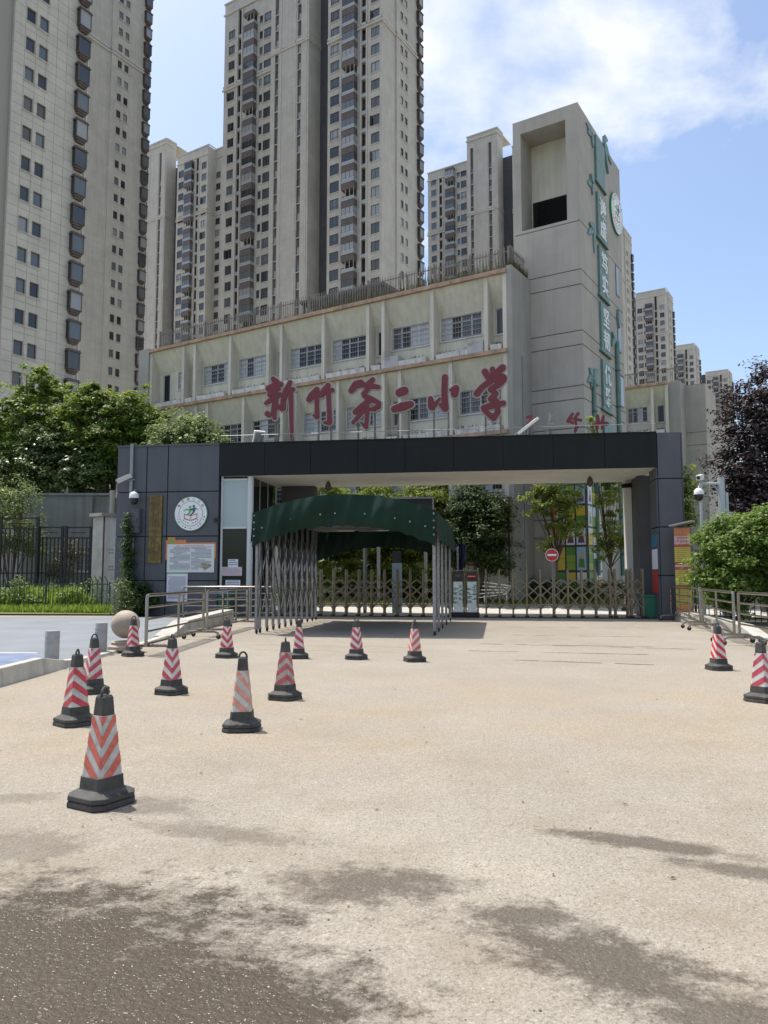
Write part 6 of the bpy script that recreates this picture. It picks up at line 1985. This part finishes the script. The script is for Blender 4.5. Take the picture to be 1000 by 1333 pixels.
# ivy and shrub at the corner of the gate wall
iv = thing('ivy', 'dark ivy climbing the corner of the gate wall behind control box', 'ivy', (0, 0, 0))
ib = []
for (px_, py_, r_, rr_) in ((167, 705, 3, 24), (167, 735, 4, 28), (169, 772, 9, 18), (178, 772, 14, 14), (172, 790, 18, 10), (195, 780, 9, 12), (166, 680, 2.5, 12)):
    x, z = pf(px_, py_, -.35); w_ = pw(x, -.35, z)
    ib.append((w_.x, w_.y, w_.z, r_ * .03, .25, rr_ * .03))
link('foliage', leaf_mesh('foliage', ib, 12000, .10, lf_dark, 31, clump=.16), iv)
MB().tube([pw(pf(166, 790)[0], -.2, .1), pw(pf(166, 740)[0], -.12, 1.8), pw(pf(167, 680)[0], -.12, 3.6)], [.05, .035, .015], 6).build('stem', bark, iv)
p = pw(pf(160, 760, -1.2)[0], -1.2, .1)
tree('shrub', 'small shrub with white flowers in front of the ivy', (p.x, p.y, .06), [(p.x, p.y, .9, .35, .3, .5), (p.x + .2, p.y, .5, .4, .3, .35)], 1800, .09, leafmat('leaf_flower', (.04, .08, .02), (.10, .15, .04), (.55, .52, .35)), 33, .025, cat='shrub', trunk_top=.3)

# trees behind the gate
def pblob(px_, py_, y, rpx, rpy, dep=None):
    x, z = pf(px_, py_, y); w_ = pw(x, y, z); s = w_.y / 1000.
    return (w_.x, w_.y, w_.z, rpx * s, dep if dep else rpx * s, rpy * s)
def pbase(px_, y, z=.35):
    w_ = pw(pf(px_, 770, y)[0], y, z); return (w_.x, w_.y, z)
tree('courtyard_tree', 'dense dark green tree behind the gate right of the canopy', pbase(628, 7.8), [pblob(628, 690, 7.8, 36, 40), pblob(600, 710, 7.8, 24, 34), pblob(645, 720, 7.8, 26, 34), pblob(615, 655, 7.8, 26, 26), pblob(650, 665, 7.8, 18, 26)], 26000, .15, lf_dark, 41, .12, trunk_top=1.6, group='trees in the school yard')
for k, (px_, lb) in enumerate(((425, 'yellow green bush tree behind the left half of the canopy roof'), (490, 'yellow green bush tree behind the middle of the canopy roof'), (555, 'yellow green bush tree behind the right half of the canopy'))):
    tree('courtyard_tree', lb, pbase(px_, 9.2), [pblob(px_, 660, 9.2, 36, 30), pblob(px_ - 18, 700, 9.2, 34, 36), pblob(px_ + 20, 700, 9.2, 34, 36), pblob(px_ + 5, 645, 9.2, 24, 18), pblob(px_, 740, 9.2, 40, 26)], 19000, .16, lf_yel, 42 + k, .1, trunk_top=1.2, group='trees in the school yard')
tree('young_tree', 'slender young tree with pale green leaves left of the picture mosaic', pbase(728, 6.75), [pblob(728, 640, 6.75, 30, 26), pblob(720, 600, 6.75, 24, 24), pblob(705, 655, 6.75, 26, 20), pblob(738, 680, 6.75, 24, 26), pblob(715, 695, 6.75, 16, 24), pblob(692, 640, 6.75, 18, 10), pblob(745, 650, 6.75, 20, 22)], 7000, .15, lf_young, 51, .06, trunk_top=2.2, group='trees in the school yard', shell=.25, clump=.22)
tree('young_tree', 'slender young tree beside the right portal leg reaching above the beam', pbase(797, 6.9), [pblob(795, 650, 6.9, 20, 34), pblob(790, 610, 6.9, 18, 34), pblob(768, 560, 6.9, 10, 20), pblob(775, 585, 6.9, 14, 18), pblob(800, 690, 6.9, 22, 30), pblob(785, 720, 6.9, 14, 20), pblob(815, 705, 6.9, 14, 14)], 6000, .14, lf_young, 52, .06, trunk_top=2.0, group='trees in the school yard', shell=.25, clump=.22)
hb = []
for i in range(16):
    w_ = pw(-14.5 + i * .95, 9.0 + .2 * math.sin(i * 1.3), .85); hb.append((w_.x, w_.y, .85, .6, .45, .5))
o = link('hedge', leaf_mesh('hedge', hb, 24000, .10, lf_dark, 53, clump=.2)); tag(o, 'low clipped hedge along the school wall behind the lawn', 'hedge')
w_ = pw(-3.2, 8.2, .7)
o = link('round_shrub', leaf_mesh('round_shrub', [(w_.x, w_.y, .85, .5, .4, .42), (w_.x + .9, w_.y, .75, .45, .4, .36)], 5000, .09, lf_yel, 54, clump=.15)); tag(o, 'bright rounded shrub in front of the picture mosaic', 'shrub')
def lawn_pts(rng, n):
    x = rng.uniform(-18, -.6, n); y = 6.6 + rng.random(n) * 3.0
    X = PO.x + pd[0] * x + pb[0] * y; Yy = PO.y + pd[1] * x + pb[1] * y
    return np.stack([X, Yy, .27 + (y - 6.5) * .077, np.ones(n)], 1)
grass('lawn_grass', 'short sunlit lawn grass behind the retractable gate', lawn_pts, 22000, .11, leafmat('lawn_blade', (.12, .17, .03), (.19, .24, .05), (.28, .30, .10)), 3, .02)
# right side
Y = 31.5
tree('plum_tree', 'dark purple leaved plum tree at the right edge', (atY(992, 700, Y).x, Y, .06), [blob(978, 545, Y, 34, 50), blob(1005, 520, Y, 36, 50), blob(965, 600, Y, 34, 40), blob(1000, 620, Y, 40, 50), blob(1040, 570, Y, 44, 80), blob(985, 655, Y, 40, 34), blob(955, 640, Y, 22, 26)], 32000, .17, lf_plum, 61, .14, trunk_top=2.2, clump=.42)
Y = 24.2
tree('round_bush', 'big round bright green bush behind the right railing', (atY(960, 760, Y).x, Y + .2, .06), [blob(952, 720, Y, 44, 38), blob(990, 710, Y, 44, 42), blob(938, 758, Y, 26, 30), blob(1014, 745, Y, 44, 46), blob(964, 692, Y, 34, 22), blob(918, 712, Y, 14, 24), blob(906, 738, Y, 9, 24), blob(996, 672, Y, 22, 14), blob(940, 684, Y, 12, 12), blob(960, 765, Y, 40, 26), blob(1050, 720, Y, 40, 50)], 34000, .13, lf_bush, 62, .09, trunk_top=.5, cat='bush', clump=.26)
p = pw(.55, .9)
tree('shrub', 'thin leafy stem growing between gate column and stair block', (p.x, p.y, .06), [blob(893, 650, p.y, 7, 26), blob(890, 620, p.y, 5, 14), blob(895, 675, p.y, 7, 16)], 1500, .14, lf_yel, 63, .03, cat='shrub', trunk_top=3.0)


# loose grit and a few dry leaves on the forecourt
rn = random.Random(77); gm = MB(); lm_ = MB()
for _ in range(260):
    px_, py_ = rn.uniform(0, 1000), 860 + 470 * rn.random() ** .8
    q = atZ(px_, py_, 0); r_ = rn.uniform(.0015, .0042) * (1.7 if rn.random() < .06 else 1)
    gm.lathe([(r_ * .8, 0), (r_, r_ * .4), (r_ * .5, r_ * .9)], 5, (q.x, q.y, 0))
for _ in range(60):
    px_, py_ = rn.uniform(0, 1000), 850 + 300 * rn.random()
    q = atZ(px_, py_, .006); a_ = rn.uniform(0, 6.28); l = rn.uniform(.008, .022)
    lm_.quad([(q.x - l * math.cos(a_), q.y - l * math.sin(a_), .005), (q.x + l * .4 * math.sin(a_), q.y - l * .4 * math.cos(a_), .012), (q.x + l * math.cos(a_), q.y + l * math.sin(a_), .006), (q.x - l * .4 * math.sin(a_), q.y + l * .4 * math.cos(a_), .012)])
o = gm.build('grit', pm('grit_stone', (.16, .14, .12), .9, var=.5, vscale=30)); struct(o, 'stuff', 'scattered grit and small stones on the forecourt')
o = lm_.build('dry_leaves', leafmat('dry_leaf', (.14, .09, .04), (.22, .16, .07), (.10, .10, .04))); struct(o, 'stuff', 'a few dry leaves blown across the forecourt')
